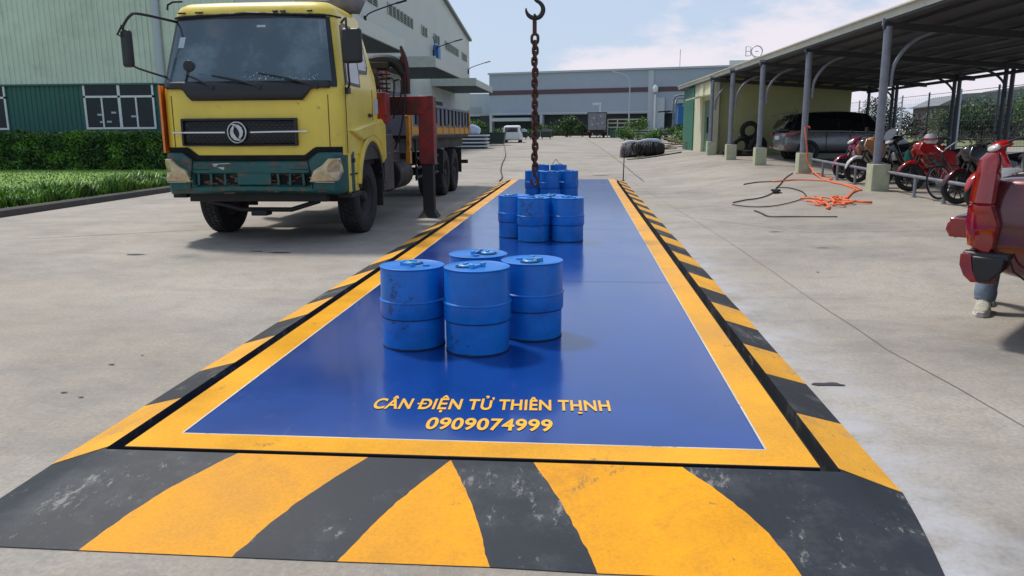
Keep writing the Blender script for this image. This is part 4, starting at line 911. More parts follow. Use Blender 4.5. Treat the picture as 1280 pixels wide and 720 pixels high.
# ---------------------------------------------------------------- foliage
def leaf_quad(m, p, s, long=1.0, up=0.0):
    d = Vector((random.gauss(0, 1), random.gauss(0, 1), random.gauss(0, 1)+up)).normalized()
    a = d.orthogonal().normalized(); a.rotate(Matrix.Rotation(random.uniform(0, 2*PI), 3, d))
    b = d*s*long; w = a*s*.42; bend = Vector((0, 0, -.15*s*long))
    m.add([p-w*.3, p+b*.5-w, p+b+bend, p+b*.5+w], [(0, 1, 2, 3)])
def hedge_block(name, label, cat, x0, x1, y0, y1, z0, z1, n, s, mats, long=1.2, wig=.12, up=.2, core=True):
    t = thing(name, label, cat, ((x0+x1)/2, (y0+y1)/2, z0)); cx, cy = (x0+x1)/2, (y0+y1)/2
    m = MB()
    def top(x, y): return z1-.35*max(0, 1-(x1-x)/.5)**2-.12*max(0, 1-(y-y0)/.3)+wig*noise.noise((x*.9, y*.9, 1))*1.6+wig*.6*noise.noise((x*3, y*3, 2))
    for _ in range(n):
        x = random.uniform(x0, x1); y = random.uniform(y0, y1); k = random.random()
        zt = top(x, y)
        if k < .45: z = zt-abs(random.gauss(0, .06))
        else:
            z = random.uniform(z0, zt); e = random.random()
            if e < .75: y = y0+abs(random.gauss(0, .07))+.12*noise.noise((x*1.5, z*2, 3))
            elif e < .88: x = x1-abs(random.gauss(0, .07))
            else: x = x0+abs(random.gauss(0, .07))
        g = noise.noise((x*1.2, y*1.2, z*2.5))+random.gauss(0, .25); m.cur = 0 if g < -.05 else (1 if g < .45 else 2)
        leaf_quad(m, Vector((x-cx, y-cy, z-z0)), s*random.uniform(.6, 1.25), long, up)
    m.build('leaves', mats, t, ang=180)
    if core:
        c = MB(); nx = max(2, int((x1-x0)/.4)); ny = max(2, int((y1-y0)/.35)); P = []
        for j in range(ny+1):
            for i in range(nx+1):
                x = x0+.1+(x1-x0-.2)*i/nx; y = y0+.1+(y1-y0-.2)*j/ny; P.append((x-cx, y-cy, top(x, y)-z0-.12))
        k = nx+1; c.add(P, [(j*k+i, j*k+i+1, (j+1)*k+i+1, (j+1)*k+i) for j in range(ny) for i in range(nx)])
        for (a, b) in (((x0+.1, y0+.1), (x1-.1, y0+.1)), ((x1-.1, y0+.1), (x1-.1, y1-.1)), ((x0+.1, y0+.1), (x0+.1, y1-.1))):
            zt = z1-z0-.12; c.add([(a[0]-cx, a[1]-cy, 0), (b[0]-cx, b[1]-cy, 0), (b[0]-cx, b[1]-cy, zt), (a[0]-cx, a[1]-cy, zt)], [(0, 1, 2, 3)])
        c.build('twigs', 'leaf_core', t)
    return t
random.seed(21)
HX = -15.25
hedge_block('clipped_hedge', 'tall dark green clipped hedge below the warehouse windows', 'hedge', -27, HX, 26.6, 28.4, .1, 1.46, 30000, .085, ['leaf_dark', 'leaf_mid', 'leaf_bright'], 1.9, .11, .9)
# low spiky border plants following the kerb
def border():
    t = thing('border_plants', 'low bright green spiky border planting just behind the kerb', 'shrubs', (-11, 13, .1)); m = MB()
    for _ in range(3400):
        y = random.uniform(3, 24.6); w = random.random()**1.2; x = vx(y)-.30-w*1.0
        h = .29*(1-.25*abs(w-.45))+.22*noise.noise((x*1.3, y*1.3, 0)); nb = 7; base = Vector((x+11, y-13, 0))
        for b in range(nb):
            a = random.uniform(0, 2*PI); ln = h*random.uniform(.6, 1.25); out = random.uniform(.15, .75)*ln
            tip = base+Vector((math.cos(a)*out, math.sin(a)*out, ln)); mid = base+Vector((math.cos(a)*out*.35, math.sin(a)*out*.35, ln*.7)); side = Vector((-math.sin(a), math.cos(a), 0))*.013
            g = noise.noise((x*1.6, y*1.6, 5))+random.gauss(0, .35); m.cur = 0 if g < -.6 else (1 if g < -.1 else 2)
            m.add([base-side*.6, base+side*.6, mid+side, mid-side], [(0, 1, 2, 3)]); m.add([mid-side, mid+side, tip], [(0, 1, 2)])
    m.build('leaves', ['leaf_dark', 'leaf_mid', 'leaf_bright'], t, ang=180)
border()
def grass():
    m = MB()
    for _ in range(15000):
        y = random.uniform(6, 26.5); x = vx(y)-1.3-random.random()**1.4*13
        a = random.uniform(0, 2*PI); h = random.uniform(.03, .07); s = Vector((math.cos(a), math.sin(a), 0))*.02; p = Vector((x, y, .10))
        m.cur = 0 if random.random() < .4 else 1; m.add([p-s, p+s, p+Vector((random.uniform(-.05, .05), random.uniform(-.05, .05), h))], [(0, 1, 2)])
    o = m.build('grass', ['leaf_mid', 'leaf_bright'], ang=180); tag(o, 'short green lawn between the border planting and the tall hedge', 'grass', kind='stuff')
grass()
def bush(name, label, cat, c, r, n, s, mats, group=None, trunk=0, lumps=7, long=1.1, up=0):
    t = thing(name, label, cat, c, group=group); m = MB()
    L = [(Vector((random.uniform(-.6, .6)*r[0], random.uniform(-.6, .6)*r[1], trunk+r[2]*random.uniform(.5, 1.35))), random.uniform(.35, .62)) for _ in range(lumps)]
    for _ in range(n):
        lc, k = random.choice(L); d = Vector((random.gauss(0, 1), random.gauss(0, 1), random.gauss(0, 1))).normalized()*(random.random()**.35)
        p = lc+Vector((d.x*r[0]*k, d.y*r[1]*k, d.z*r[2]*k))
        if p.z < .02: p.z = abs(p.z)
        g = noise.noise(p*1.1+Vector(c)*.1)+random.gauss(0, .25); m.cur = 0 if g < 0 else (1 if g < .4 else 2)
        leaf_quad(m, p, s*random.uniform(.6, 1.3), long, up)
    m.build('crown', mats, t, ang=180)
    b = MB(); b.tube([(0, 0, -.05), (.03, 0, trunk*.6+.2), (-.03, .04, trunk+r[2]*.8)], [.05+.05*trunk, .05+.03*trunk, .03], 8, sub=2)
    for i in range(4):
        a = i*1.6; b.tube([(0, 0, trunk*.6+.2), (math.cos(a)*r[0]*.4, math.sin(a)*r[1]*.4, trunk+r[2]*.9)], [.035, .015], 6)
    b.build('trunk', 'bark', t)
    return t
LV = ['leaf_dark', 'leaf_mid', 'leaf_bright']
random.seed(5)
def G2(px, d, y):  # direction of a picture column at depth d (metres along the yard) on the ground
    return None
# trees and bushes at the end of the yard (x, y, half sizes)
FT = [('tree', 'dark round tree before the grey factory, left of the box lorry', (-1.5, 101.5), (1.9, 1.6, 1.6), 3200, .17, .1),
      ('tree', 'small dark tree right beside the dark round tree', (.75, 103), (1.3, 1.3, 1.1), 1800, .16, .1),
      ('bush', 'low dark bush at the left foot of the dark round tree', (-4.0, 103), (2.0, 1.5, .9), 1000, .2, .1),
      ('tree', 'small leafy tree in front of the far white annex', (-14.6, 112), (1.5, 1.5, 1.3), 900, .25, .6),
      ('bush', 'long low bush behind the rubbish carts', (-8.5, 108), (3.4, 1.5, .7), 1100, .2, .1),
      ('bush', 'wide bright green bush left of the street lamp foot', (5.3, 76), (1.7, 1.2, .75), 2200, .12, .0),
      ('bush', 'wide bright green bush right of the street lamp foot', (7.6, 74), (1.6, 1.3, .75), 2400, .12, .0),
      ('tree', 'taller green tree rising behind the bright bushes', (6.6, 84), (1.7, 1.6, 1.25), 2200, .15, .25),
      ('bush', 'green bush between the street lamp and the blue cabin', (9.3, 70), (1.1, 1.0, .8), 1100, .16, .15),
      ('bush', 'dry olive bush at the foot of the green sheet wall', (7.6, 52), (1.0, 1.2, .55), 900, .12, .05),
      ('bush', 'thin olive bush under the blue cabin', (9.3, 60), (1.2, 1.2, .6), 900, .13, .05)]
for nm, lab, (x, y), r, n, s, tr in FT:
    mats = ['leaf_mid', 'leaf_dry', 'leaf_bright'] if 'olive' in lab else (['leaf_dark', 'leaf_dark', 'leaf_mid'] if 'dark' in lab else LV)
    bush(nm, lab, nm, (x, y, zg(x, y)), r, n, s, mats, 'trees and bushes at the end of the yard', tr)
# greenery beyond the shed fence
BF = [(17.0, 41, 1.8, 1.5, 'left end, seen above the grey car'), (19.0, 38.5, 2.2, 1.4, 'right of the grey car roof'), (17.6, 32.5, 1.9, 1.25, 'behind the black scooter'), (18.6, 29.0, 1.6, 1.45, 'bright and tall, behind the red motorbike with the helmet'),
      (21.5, 33, 2.0, 1.3, 'farther back between two posts'), (18.2, 25.6, 1.6, .95, 'behind the bicycle handlebar'), (19.2, 23.3, 1.8, 1.1, 'behind the pair of posts at the right'), (18.8, 20.2, 1.5, 1.1, 'at the far right edge'), (24.5, 28.5, 2.2, 1.5, 'far back right')]
for i, (x, y, rr, h, where) in enumerate(BF):
    bush('shrub', 'green shrub beyond the shed fence, '+where, 'shrub', (x, y, zg(x, y)), (rr, rr*.8, h), 5200, .085, (['leaf_dark', 'leaf_dark', 'leaf_mid'] if i % 2 else ['leaf_core', 'leaf_dark', 'leaf_mid']) if i != 3 else LV, 'shrubs beyond the shed fence', .1)

# ---------------------------------------------------------------- far factory and yard clutter
def far_stuff():
    t = thing('far_factory', 'long low grey-blue factory with a thin maroon band at the end of the yard', 'factory', (-16.8, 147, .83), R(-15.0))
    W = 58
    m = MB(); m.b2(0, W, 0, 40, 3.85, 11.5); m.build('upper_wall', 'far_wall', t)
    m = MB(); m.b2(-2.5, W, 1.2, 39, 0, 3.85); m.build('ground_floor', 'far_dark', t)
    m = MB(); m.b2(-.05, W, -.10, 0, 7.55, 8.35); m.build('band', 'far_band', t)
    m = MB(); m.b2(-.2, W, -.3, .2, 11.3, 11.62); m.build('parapet', 'far_wall2', t)
    m = MB(); m.b2(0, W, -.06, 0, 4.0, 4.25); m.build('lower_trim', 'far_wall2', t)
    m = MB()
    for i in range(6): m.b2(i*10.0, i*10+.5, -.08, 1.2, 0, 3.9)
    m.build('column', 'far_wall2', t)
    m = MB(); m.b2(1.5, 9, -3, -.1, 2.7, 3.3); m.build('porch_roof', 'far_wall2', t)
    m = MB(); m.b2(30, 31, -.12, -.02, 0, 11.2); m.b2(31, 33, -.5, -.02, .5, 6.5); m.build('service_duct', 'far_wall2', t)
    m = MB(); m.lathe([(.0, 0), (.35, 0), (.5, .3), (.5, .8), (.25, 1.2), (0, 1.3)], c=(31.4, -.9, 7.4), n=16); m.cyl((31.4, -.9, 0), (31.4, -.9, 7), .18, None, 8); m.build('vent_cowl', 'frame_white', t)
    m = MB(); m.cyl((35.2, 1, 11.5), (35.2, 1, 14.6), .04, None, 6); m.build('aerial', 'dark_metal', t)
    a = thing('annex', 'small pale annex building left of the grey factory', 'building', (-26.5, 152, .83))
    m = MB(); m.b2(0, 10.5, 0, 12, 3.8, 8.1); m.build('wall', 'far_wall2', a); m = MB(); m.b2(.3, 10.2, .5, 11.8, 0, 3.8); m.build('ground_floor', 'far_dark', a)
    m = MB(); m.b2(3.0, 7.5, -.05, 0, 4.4, 5.6); m.build('wall_panel', 'far_wall', a)
    m = MB(); m.b2(0, .4, -.1, .5, 0, 3.9); m.b2(9.9, 10.4, -.1, .5, 0, 3.9); m.build('column', 'frame_white', a)
    # sign frame on the factory roof
    s = thing('rooftop_sign', 'white rooftop sign frame with a ring above the shed roof line', 'sign', (25.83, 126, 11.6)); s.scale = (.62, .62, .62)
    m = MB(); m.b2(-3.6, 5.2, 0, .6, 0, 1.3); m.build('base', 'frame_white', s)
    m = MB(); m.b2(5.2, 8.2, .2, 2, .8, 2.3); m.build('plant_box', 'far_wall2', s)
    m = MB(); m.tube([(1.35*math.cos(2*PI*i/24)+3.0, 0, 1.35*math.sin(2*PI*i/24)+3.4) for i in range(24)], .17, 6, closed=True)
    m.tube([(2.6, 0, 3.4), (3.4, 0, 3.4)], .14, 6); m.tube([(.3, 0, 2.3), (.3, 0, 4.6), (1.5, 0, 4.5), (1.4, 0, 3.5), (.3, 0, 3.4)], .13, 6); m.tube([(1.4, 0, 3.5), (1.6, 0, 2.4), (.4, 0, 2.3)], .13, 6); m.cyl((2.4, 0, 1.0), (2.4, 0, 2.1), .1); m.cyl((3.4, 0, 1.0), (3.4, 0, 2.1), .1)
    m.build('sign_letters', 'frame_white', s)
    # street lamp
    l = thing('street_lamp', 'tall grey curved street lamp at the end of the yard', 'street lamp', (5.9, 88, .78))
    m = MB(); m.tube([(0, 0, 0), (0, 0, 3), (0, 0, 6.0), (-.25, 0, 6.7), (-.9, 0, 7.1), (-1.35, 0, 7.25)], [.09, .075, .06, .05, .04, .035], 8, sub=3); m.build('pole', 'far_wall2', l)
    m = MB(); m.box((-1.65, 0, 7.28), (.7, .22, .12), 0, 0, R(8)); m.build('lamp_head', 'far_wall2', l, bevel=.03)
    g = thing('gantry_post', 'white T-shaped post standing behind the box lorry', 'post', (3.0, 104, .83))
    m = MB(); m.b2(-.12, .12, -.12, .12, 0, 4.2); m.b2(-1.0, .15, -.2, .2, 4.2, 4.5); m.build('post', 'frame_white', g)
    # box lorry seen from behind
    b = thing('box_lorry', 'grey box lorry parked far away with its back to the yard', 'lorry', (2.45, 95, zg(2.45, 95)))
    m = MB(); m.b2(-1.15, 1.15, 0, 5.5, .95, 3.05); m.build('cargo_box', 'box_grey', b, bevel=.06)
    m = MB(); m.b2(-1.2, 1.2, -.02, .03, 2.98, 3.08); m.b2(-1.2, -1.12, -.03, .03, .95, 3.0); m.b2(1.12, 1.2, -.03, .03, .95, 3.0); m.b2(-.01, .01, -.03, .01, .95, 3.0); m.build('box_frame', 'dark_metal', b)
    m = MB()
    for x, z in ((-.4, 2.4), (.45, 2.6), (.65, 1.8), (-.6, 1.6), (.1, 1.7)): m.box((x, -.01, z), (.2, .01, .16))
    m.build('box_label', 'sticker', b)
    m = MB(); m.b2(-1.1, 1.1, .1, 5.5, .6, .93); m.b2(-.5, .6, -.05, 0, .35, .75); m.build('chassis', 'dark_metal', b)
    for x in (-1.0, .95): m = MB(); m.b2(x-.13, x+.15, -.08, 0, .72, .88); m.build('tail_light', 'lamp_red', b)
    for x in (-.85, .85): m = MB(); m.lathe([(.0, -.14), (.36, -.14), (.4, -.08), (.4, .08), (.36, .14), (0, .14)], c=(x, 1.0, .4), axis='X', n=20); m.build('wheel', 'tyre', b)
    m = MB(); m.b2(-1.0, 1.0, 5.7, 7.2, .6, 2.4); m.build('cab', 'bin_dark', b, bevel=.15)
    # green crates and lattice rack right of the box lorry
    c = thing('steel_rack', 'pale steel lattice rack beside the far box lorry', 'rack', (5.2, 96, .80)); m = MB()
    for x in (-1.4, -.2, 1.1, 2.2): m.b2(x-.05, x+.05, -.05, .05, 0, 2.25); m.b2(x-.05, x+.05, .9, 1.0, 0, 2.25)
    for z in (1.2, 1.7, 2.15): m.b2(-1.45, 2.3, -.08, .08, z, z+.12); m.b2(-1.45, 2.3, .9, 1.0, z, z+.12)
    m.build('rack_frame', 'pedestal', c)
    for i, (x, lab) in enumerate(((4.35, 'left dark green bin beside the far box lorry'), (5.25, 'right dark green bin beside the far box lorry'))):
        d = thing('bin', lab, 'bin', (x, 91.5, .75), group='dark green bins beside the box lorry')
        m = MB(); m.b2(-.40, .40, 0, .7, .08, 1.05); m.build('body', 'bin_green', d, bevel=.05); m = MB(); m.b2(-.42, .42, -.03, .72, 1.05, 1.15); m.build('lid', 'bin_dark', d, bevel=.02)
    # stacks of pipes / panels right
    p = thing('panel_stack', 'long stack of pale panels on dark battens, right of the green bins', 'stack', (7.6, 80, zg(7.6, 80)))
    for k in range(4):
        m = MB(); m.b2(-1.9, 2.0+.1*k, 0, 2.2, .16+.27*k, .27+.27*k); m.build('panel_layer', 'pallet_pale', p)
        m = MB()
        for i in range(6): m.b2(-1.8+.7*i, -1.62+.7*i, 0, 2.2, .0+.27*k+.01, .16+.27*k)
        m.build('batten', 'far_dark', p)
    p = thing('panel_stack', 'low stack of white and dark panels behind the lorry on the left', 'stack', (-7.35, 53, zg(-7, 53)))
    for k in range(4):
        m = MB(); m.b2(-1.3+.05*k, 1.1+.02*k, 0, 2.0, .14+.25*k, .24+.25*k); m.build('panel_layer', 'tarp_white', p)
        m = MB(); m.b2(-1.25, 1.0, 0.05, 1.9, .01+.25*k, .14+.25*k); m.build('batten', 'far_dark', p)
    m = MB(); m.tube([(-.7, 1, 1.15), (0, 1, 1.35), (.55, .9, 1.25)], [.1, .42, .2], 12, sub=4); m.build('rolled_sheet', 'tarp_blue', p)
    # far small vehicles / carts left
    d = thing('skip', 'dark green metal skip between the panel stack and the white van', 'skip', (-6.5, 62, zg(-6.5, 62)))
    m = MB(); m.prism([(-.62, .12), (.62, .12), (.74, 1.0), (-.74, 1.0)], 'Y', 0, 1.3); m.build('body', 'bin_dark', d, bevel=.03); m = MB(); m.b2(-.78, .78, -.05, 1.35, 1.0, 1.07); m.build('rim', 'bin_green', d)
    v = thing('small_van', 'small white van parked far away, seen from behind', 'van', (-6.0, 71, zg(-6, 71)))
    secs = []
    for x, z0, z1 in ((0, .30, 1.25), (.15, .25, 1.55), (1.8, .25, 1.62), (2.4, .25, 1.3), (3.0, .25, .95), (3.3, .3, .8)):
        secs.append([(sx*(.85 if z < .9 else .70), x, z0+(z1-z0)*q) for sx, q, z in ((-1, 0, 0), (-1, .5, .5), (-1, 1, 1), (1, 1, 1), (1, .5, .5), (1, 0, 0))])
    m = MB(); m.loft(secs); m.build('body', 'frame_white', v, bevel=.08)
    m = MB(); m.b2(-.6, .6, -.02, .03, 1.0, 1.4); m.b2(.60, .84, .8, 1.6, .95, 1.35); m.build('window', 'car_glass', v)
    for x in (-.7, .7):
        for y in (.6, 2.6): m = MB(); m.lathe([(.0, -.1), (.28, -.1), (.3, 0), (.28, .1), (0, .1)], c=(x, y, .3), axis='X', n=18); m.build('wheel', 'tyre', v)
    for i, (x, lab, mt) in enumerate(((-6.3, 'far dark cart with a rounded grey lid, leftmost of three', 'tarp_blue'), (-4.85, 'far cart with a bright green domed lid, middle of three', 'lid_green'), (-3.5, 'far dark cart with a grey lid behind the chain', 'tarp_grey'))):
        c = thing('rubbish_cart', lab, 'cart', (x, 88, zg(x, 88)), group='rubbish carts at the end of the yard')
        m = MB(); m.b2(-.62, .62, 0, 1.1, .2, .85); m.build('body', 'bin_dark', c, bevel=.06)
        m = MB(); m.loft([[(.6*math.cos(a)*(1 if y in (0, 1.1) else 1.03), y, .85+.36*math.sin(a)) for a in [PI*k/10 for k in range(11)]] for y in (0, .5, 1.1)]); m.build('lid', mt, c)
        m = MB()
        for xx in (-.45, .45): m.lathe([(.0, -.05), (.14, -.05), (.14, .05), (0, .05)], c=(xx, .2, .14), axis='X', n=14)
        m.build('wheel', 'tyre', c)
    # blue tank cabin behind a pipe frame
    k = thing('blue_cabin', 'blue container cabin raised on steel legs behind the green sheet wall', 'cabin', (10.7, 78, zg(11, 78)))
    m = MB(); m.b2(-.5, 3.5, 0, 3, 1.6, 3.6); m.build('body', 'container_blue', k, bevel=.03); m = MB(); m.b2(-.1, 3.5, -.03, 0, 3.35, 3.55); m.b2(-.75, 3.6, -.1, 3.1, 3.65, 4.0); m.build('roof', 'far_wall2', k)
    m = MB()
    for x in (-.4, 3.3):
        for y in (.1, 2.9): m.b2(x-.06, x+.06, y-.06, y+.06, 0, 1.6)
    m.build('leg', 'dark_metal', k)
    q = thing('pipe_gantry', 'pale bent pipe frame around the blue cabin', 'frame', (9.55, 76.5, zg(10, 76)))
    m = MB(); m.tube([(0, 0, 0), (0, 0, 3.9), (.12, 0, 4.25), (.5, 0, 4.4), (5, 0, 4.4)], .10, 8); m.tube([(.25, .1, 0), (.25, .1, 3.8), (.4, .1, 4.1), (5, .1, 4.1)], .07, 8); m.build('pipe', 'bed_grey', q)
    m = MB(); m.box((-.9, 0, 2.85), (1.2, .5, .12), 0, 0, R(-4)); m.tube([(-.8, 0, 2.75), (0, 0, 2.9)], .05, 6); m.build('bracket', 'dark_metal', q)
    # distant wire fence along the grass
    f = thing('far_fence', 'thin wire fence running across the far end of the yard', 'fence', (-7, 100.6, .85)); 
    m = MB()
    for i in range(9): m.b2(i*1.9-.04, i*1.9+.04, -.04, .04, 0, 1.8)
    m.build('fence_post', 'dark_metal', f); m = MB()
    for z in (.3, .7, 1.1, 1.5, 1.75): m.cyl((0, 0, z), (15.2, 0, z), .015, None, 4)
    m.build('fence_wire', 'dark_metal', f)
    # coils
    for i, (x, y, sx, n, mt, lab) in enumerate(((3.9, 36.6, 1.5, 30, 'cable_black', 'large tangled coil of black hose lying on the yard'), (3.0, 37.6, .95, 20, 'tarp_grey', 'smaller grey hose coil left of the large black one'))):
        o = thing('hose_coil', lab, 'hose coil', (x, y, zg(x, y)), group='hose coils on the yard')
        m = MB(); random.seed(60+i)
        for k in range(n):
            cx = random.uniform(-.42, .42)*sx; rr = random.uniform(.37, .44)*(1-.35*(abs(cx)/(.5*sx))**3); sh = random.uniform(-.28, .28); ph = random.uniform(0, 6.28); P = []
            for a in [2*PI*j/20 for j in range(20)]:
                q = rr*(1+.06*noise.noise((cx*3, a, k))); P.append((cx+sh*math.cos(a+ph), q*1.15*math.cos(a), max(.03, .36+q*.86*math.sin(a))))
            m.tube(P, random.uniform(.026, .046), 7, closed=True)
        m.build('hose', mt, o)
        m = MB(); m.lathe([(.0, -.5*sx), (.22, -.49*sx), (.34, -.3*sx), (.37, 0), (.34, .3*sx), (.22, .49*sx), (0, .5*sx)], c=(0, 0, .35), axis='X', n=18); m.build('bundle_core', 'black_rubber' if i == 0 else 'tarp_grey', o)
        m = MB(); m.tube([(-.4*sx, -.1, .68), (-.1*sx, -.15, .76), (.25*sx, -.1, .74), (.42*sx, -.05, .62)], [.05, .09, .10, .05], 8, sub=3); m.build('wrapping', 'tarp_blue' if i == 0 else 'tarp_white', o)
    o = MB(); o.tube([(2.7, 34.9, zg(2.7, 34.9)+.02), (3.6, 34.6, zg(3.6, 34.6)+.02), (4.6, 34.9, zg(4.6, 34.9)+.02), (5.3, 35.3, zg(5.3, 35.3)+.03)], .035, 6, sub=4); tag(o.build('pipe', 'cable_black'), 'dark pipe lying in front of the hose coils', 'pipe')
    w = thing('timber_scrap', 'small pile of pale timber scraps right of the hose coils', 'timber', (5.15, 39, zg(5.15, 39))); m = MB(); random.seed(4)
    for i in range(7): m.box((random.uniform(-.5, .6), random.uniform(-.3, .3), .1+.06*i), (1.2, .14, .05), random.uniform(-.6, .6), 0, random.uniform(-.12, .12))
    m.build('board', 'wood', w)
    # single cable standing in the yard, hanging down onto concrete near deck end
    o = MB(); o.tube([(-7.2, 74, .59), (-5.6, 60, .44), (-4.6, 50, .335), (-3.62, 40.2, .23), (-2.9, 31, .13), (-2.45, 26, .08), (-2.05, 22.5, .04), (-1.95, 20.6, .02)], .020, 6, sub=4)
    tag(o.build('cable', 'cable_black'), 'thin black cable running along the yard to the far left corner of the platform', 'cable')
    o = thing('marker_pole', 'thin dark rod standing at the far right corner of the platform', 'rod', (1.80, 21.0, 0)); m = MB(); m.cyl((0, 0, 0), (.02, 0, .95), .018, .012, 8); m.cyl((0, 0, 0), (0, 0, .02), .05); m.build('rod', 'dark_metal', o)
far_stuff()

# ---------------------------------------------------------------- open shed on the right
COL = [(7.15, 8.4), (6.82, 14.25), (6.72, 19.55), (6.38, 23.5), (6.08, 27.0), (6.0, 31.0)]
XB = 12.4
def shed():
    t = thing('open_shed', 'long open parking shed on grey steel columns with a dark corrugated roof', 'shed', (0, 0, 0))
    def fx(y): return 6.88-.036*(y-14.25)
    zt = 3.74; zb = 3.22
    for x, y in COL:
        z0 = zg(x, y); m = MB(); m.b2(x-.185, x+.185, y-.185, y+.185, z0-.3, z0+.56); pd = m.build('pedestal', 'pedestal', t, bevel=.015)
        m = MB(); m.cyl((x, y, z0+.56), (x, y, zt-.18), .085, None, 18); m.cyl((x, y, z0+.56), (x, y, z0+.585), .15, None, 18); m.b2(x-.13, x+.06, y-.03, y+.03, zt-.16, zt-.02); co_ = m.build('column', 'steel_post', t); co_.location.x = -.04
        m = MB(); m.tube([(x+.10, y, 2.35), (x+.14, y, 2.8), (x+.42, y, 3.22), (x+.85, y, 3.44), (x+1.3, y, zt-.20)], .038, 8, sub=4); m.build('brace', 'steel_post', t)
    for i in range(-1, 12): pass
    ysf = [p[1] for p in COL]
    # rafters
    for x, y in COL:
        m = MB(); L_ = XB+.5-x+.15; m.box(((x-.15+XB+.5)/2, y, (zt+zb)/2-.16), (L_, .10, .14), 0, 0, math.atan((zt-zb)/L_)); 
        m.box(((x+XB)/2, y, 3.02), (XB-x, .07, .08)) if False else None
        m.build('rafter', 'purlin', t)
    # purlins
    for k in range(9):
        u = (k+.5)/9; m = MB()
        for (y0, y1) in ((4.0, 41.0),):
            xa, xb = fx(y0)+(XB+.5-fx(y0))*u, fx(y1)+(XB+.5-fx(y1))*u; z = zt-(zt-zb)*u-.05
            m.tube([(xa, y0, z), (xb, y1, z)], .035, 4)
        m.build('purlin', 'purlin', t)
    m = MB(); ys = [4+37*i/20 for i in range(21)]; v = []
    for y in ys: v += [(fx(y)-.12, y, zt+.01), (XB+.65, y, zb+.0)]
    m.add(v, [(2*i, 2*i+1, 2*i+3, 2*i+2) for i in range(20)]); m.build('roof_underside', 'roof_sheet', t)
    m = MB(); v = []
    for y in ys: v += [(fx(y)-.13, y, zt+.06), (XB+.65, y, zb+.05)]
    m.add(v, [(2*i, 2*i+1, 2*i+3, 2*i+2) for i in range(20)]); m.build('roof_top', 'roof_top', t)
    m = MB(); a, b = Vector((fx(4)-.16, 4, 0)), Vector((fx(41)-.16, 41, 0)); rz = math.atan2(b.y-a.y, b.x-a.x)-PI/2; c = (a+b)/2
    m.box((c.x, c.y, zt+.03), (.05, 37, .15), rz); m.box((c.x-.03, c.y, zt+.115), (.12, 37, .03), rz); m.build('fascia', 'fascia', t)
    m = MB(); m.box((c.x+.02, c.y, zt-.07), (.05, 37, .05), rz); m.build('gutter_lip', 'purlin', t)
    # back row: paired posts and a tie beam
    for y in (15.0, 20.3, 20.9, 23.4, 24.0, 28.4, 29.1, 31.3):
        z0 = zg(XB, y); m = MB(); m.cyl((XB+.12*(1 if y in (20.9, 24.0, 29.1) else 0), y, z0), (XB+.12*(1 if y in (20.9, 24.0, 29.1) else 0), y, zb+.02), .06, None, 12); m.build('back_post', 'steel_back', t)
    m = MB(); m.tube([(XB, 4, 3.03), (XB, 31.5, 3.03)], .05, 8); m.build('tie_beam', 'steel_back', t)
    for y in (20.4, 23.5, 28.45): m = MB(); m.tube([(XB-.1, y, 2.35), (XB-.14, y, 2.7), (XB-.45, y, 3.0), (XB-1.0, y, 3.2)], .035, 8, sub=3); m.build('brace', 'steel_back', t)
    # closed store at the far end
    s = thing('store_room', 'cream and olive store room closing the far end of the open shed', 'store room', (0, 0, 0))
    z0 = .40
    m = MB(); m.b2(fx(31)+.05, XB-.6, 31.6, 31.75, z0, 3.7); m.build('end_wall', 'shed_wall', s)
    xr = fx(33)
    m = MB(); m.b2(xr-.10, xr+.12, 31.35, 32.2, z0, zt-.05); m.b2(xr-.06, xr+.05, 32.2, 34.4, 2.85, zt-.05); m.b2(xr-.14, xr+.05, 34.4, 36.9, z0, zt-.05); m.build('front_wall', 'room_wall', s, bevel=.01)
    m = MB(); m.b2(xr+.0, xr+.04, 32.2, 34.4, z0, 2.85); d = m.build('door', 'green_door', s)
    m = MB(); m.b2(xr-.06, xr+0, 33.35, 33.45, 1.4, 2.1); m.build('handle', 'black_plastic', d)
    m = MB(); m.box((xr-.42, 33.6, 2.98), (.8, 3.2, .05), 0, 0, R(-10)); m.build('door_canopy', 'room_wall', s)
    m = MB(); m.b2(xr-.20, xr-.10, 36.9, 40.5, z0, zt-.12); m.b2(xr-.2, XB, 40.5, 40.6, z0, zt-.3); m.build('sheet_wall', 'green_sheet', s)
    return fx
fx = shed()

# barrier rails
for (a, b, posts, lab) in (((6.95, 14.05), (7.10, 8.6), (12.75, 11.55, 10.1, 8.9), 'grey tubular barrier rail in front of the motorbikes, right of the nearest column'), ((6.85, 19.35), (6.84, 14.46), (18.2, 17.0, 15.7), 'grey tubular barrier rail between the two nearest columns')):
    z = lambda p: zg(*p)+.40
    t = thing('barrier_rail', lab, 'rail', (a[0], a[1], zg(*a)), group='barrier rails along the shed')
    m = MB(); m.tube([(0, 0, .40), (b[0]-a[0], b[1]-a[1], z(b)-zg(*a))], .032, 10); m.build('top_rail', 'steel_post', t)
    for y in posts:
        u = (y-a[1])/(b[1]-a[1]); x = a[0]+(b[0]-a[0])*u; m = MB(); dz = zg(x, y)-zg(*a); m.cyl((x-a[0], y-a[1], dz-.02), (x-a[0], y-a[1], .40+(z(b)-zg(*a)-.4)*u), .03, None, 10); m.cyl((x-a[0], y-a[1], dz), (x-a[0], y-a[1], dz+.012), .055, None, 10); m.build('post', 'steel_post', t)

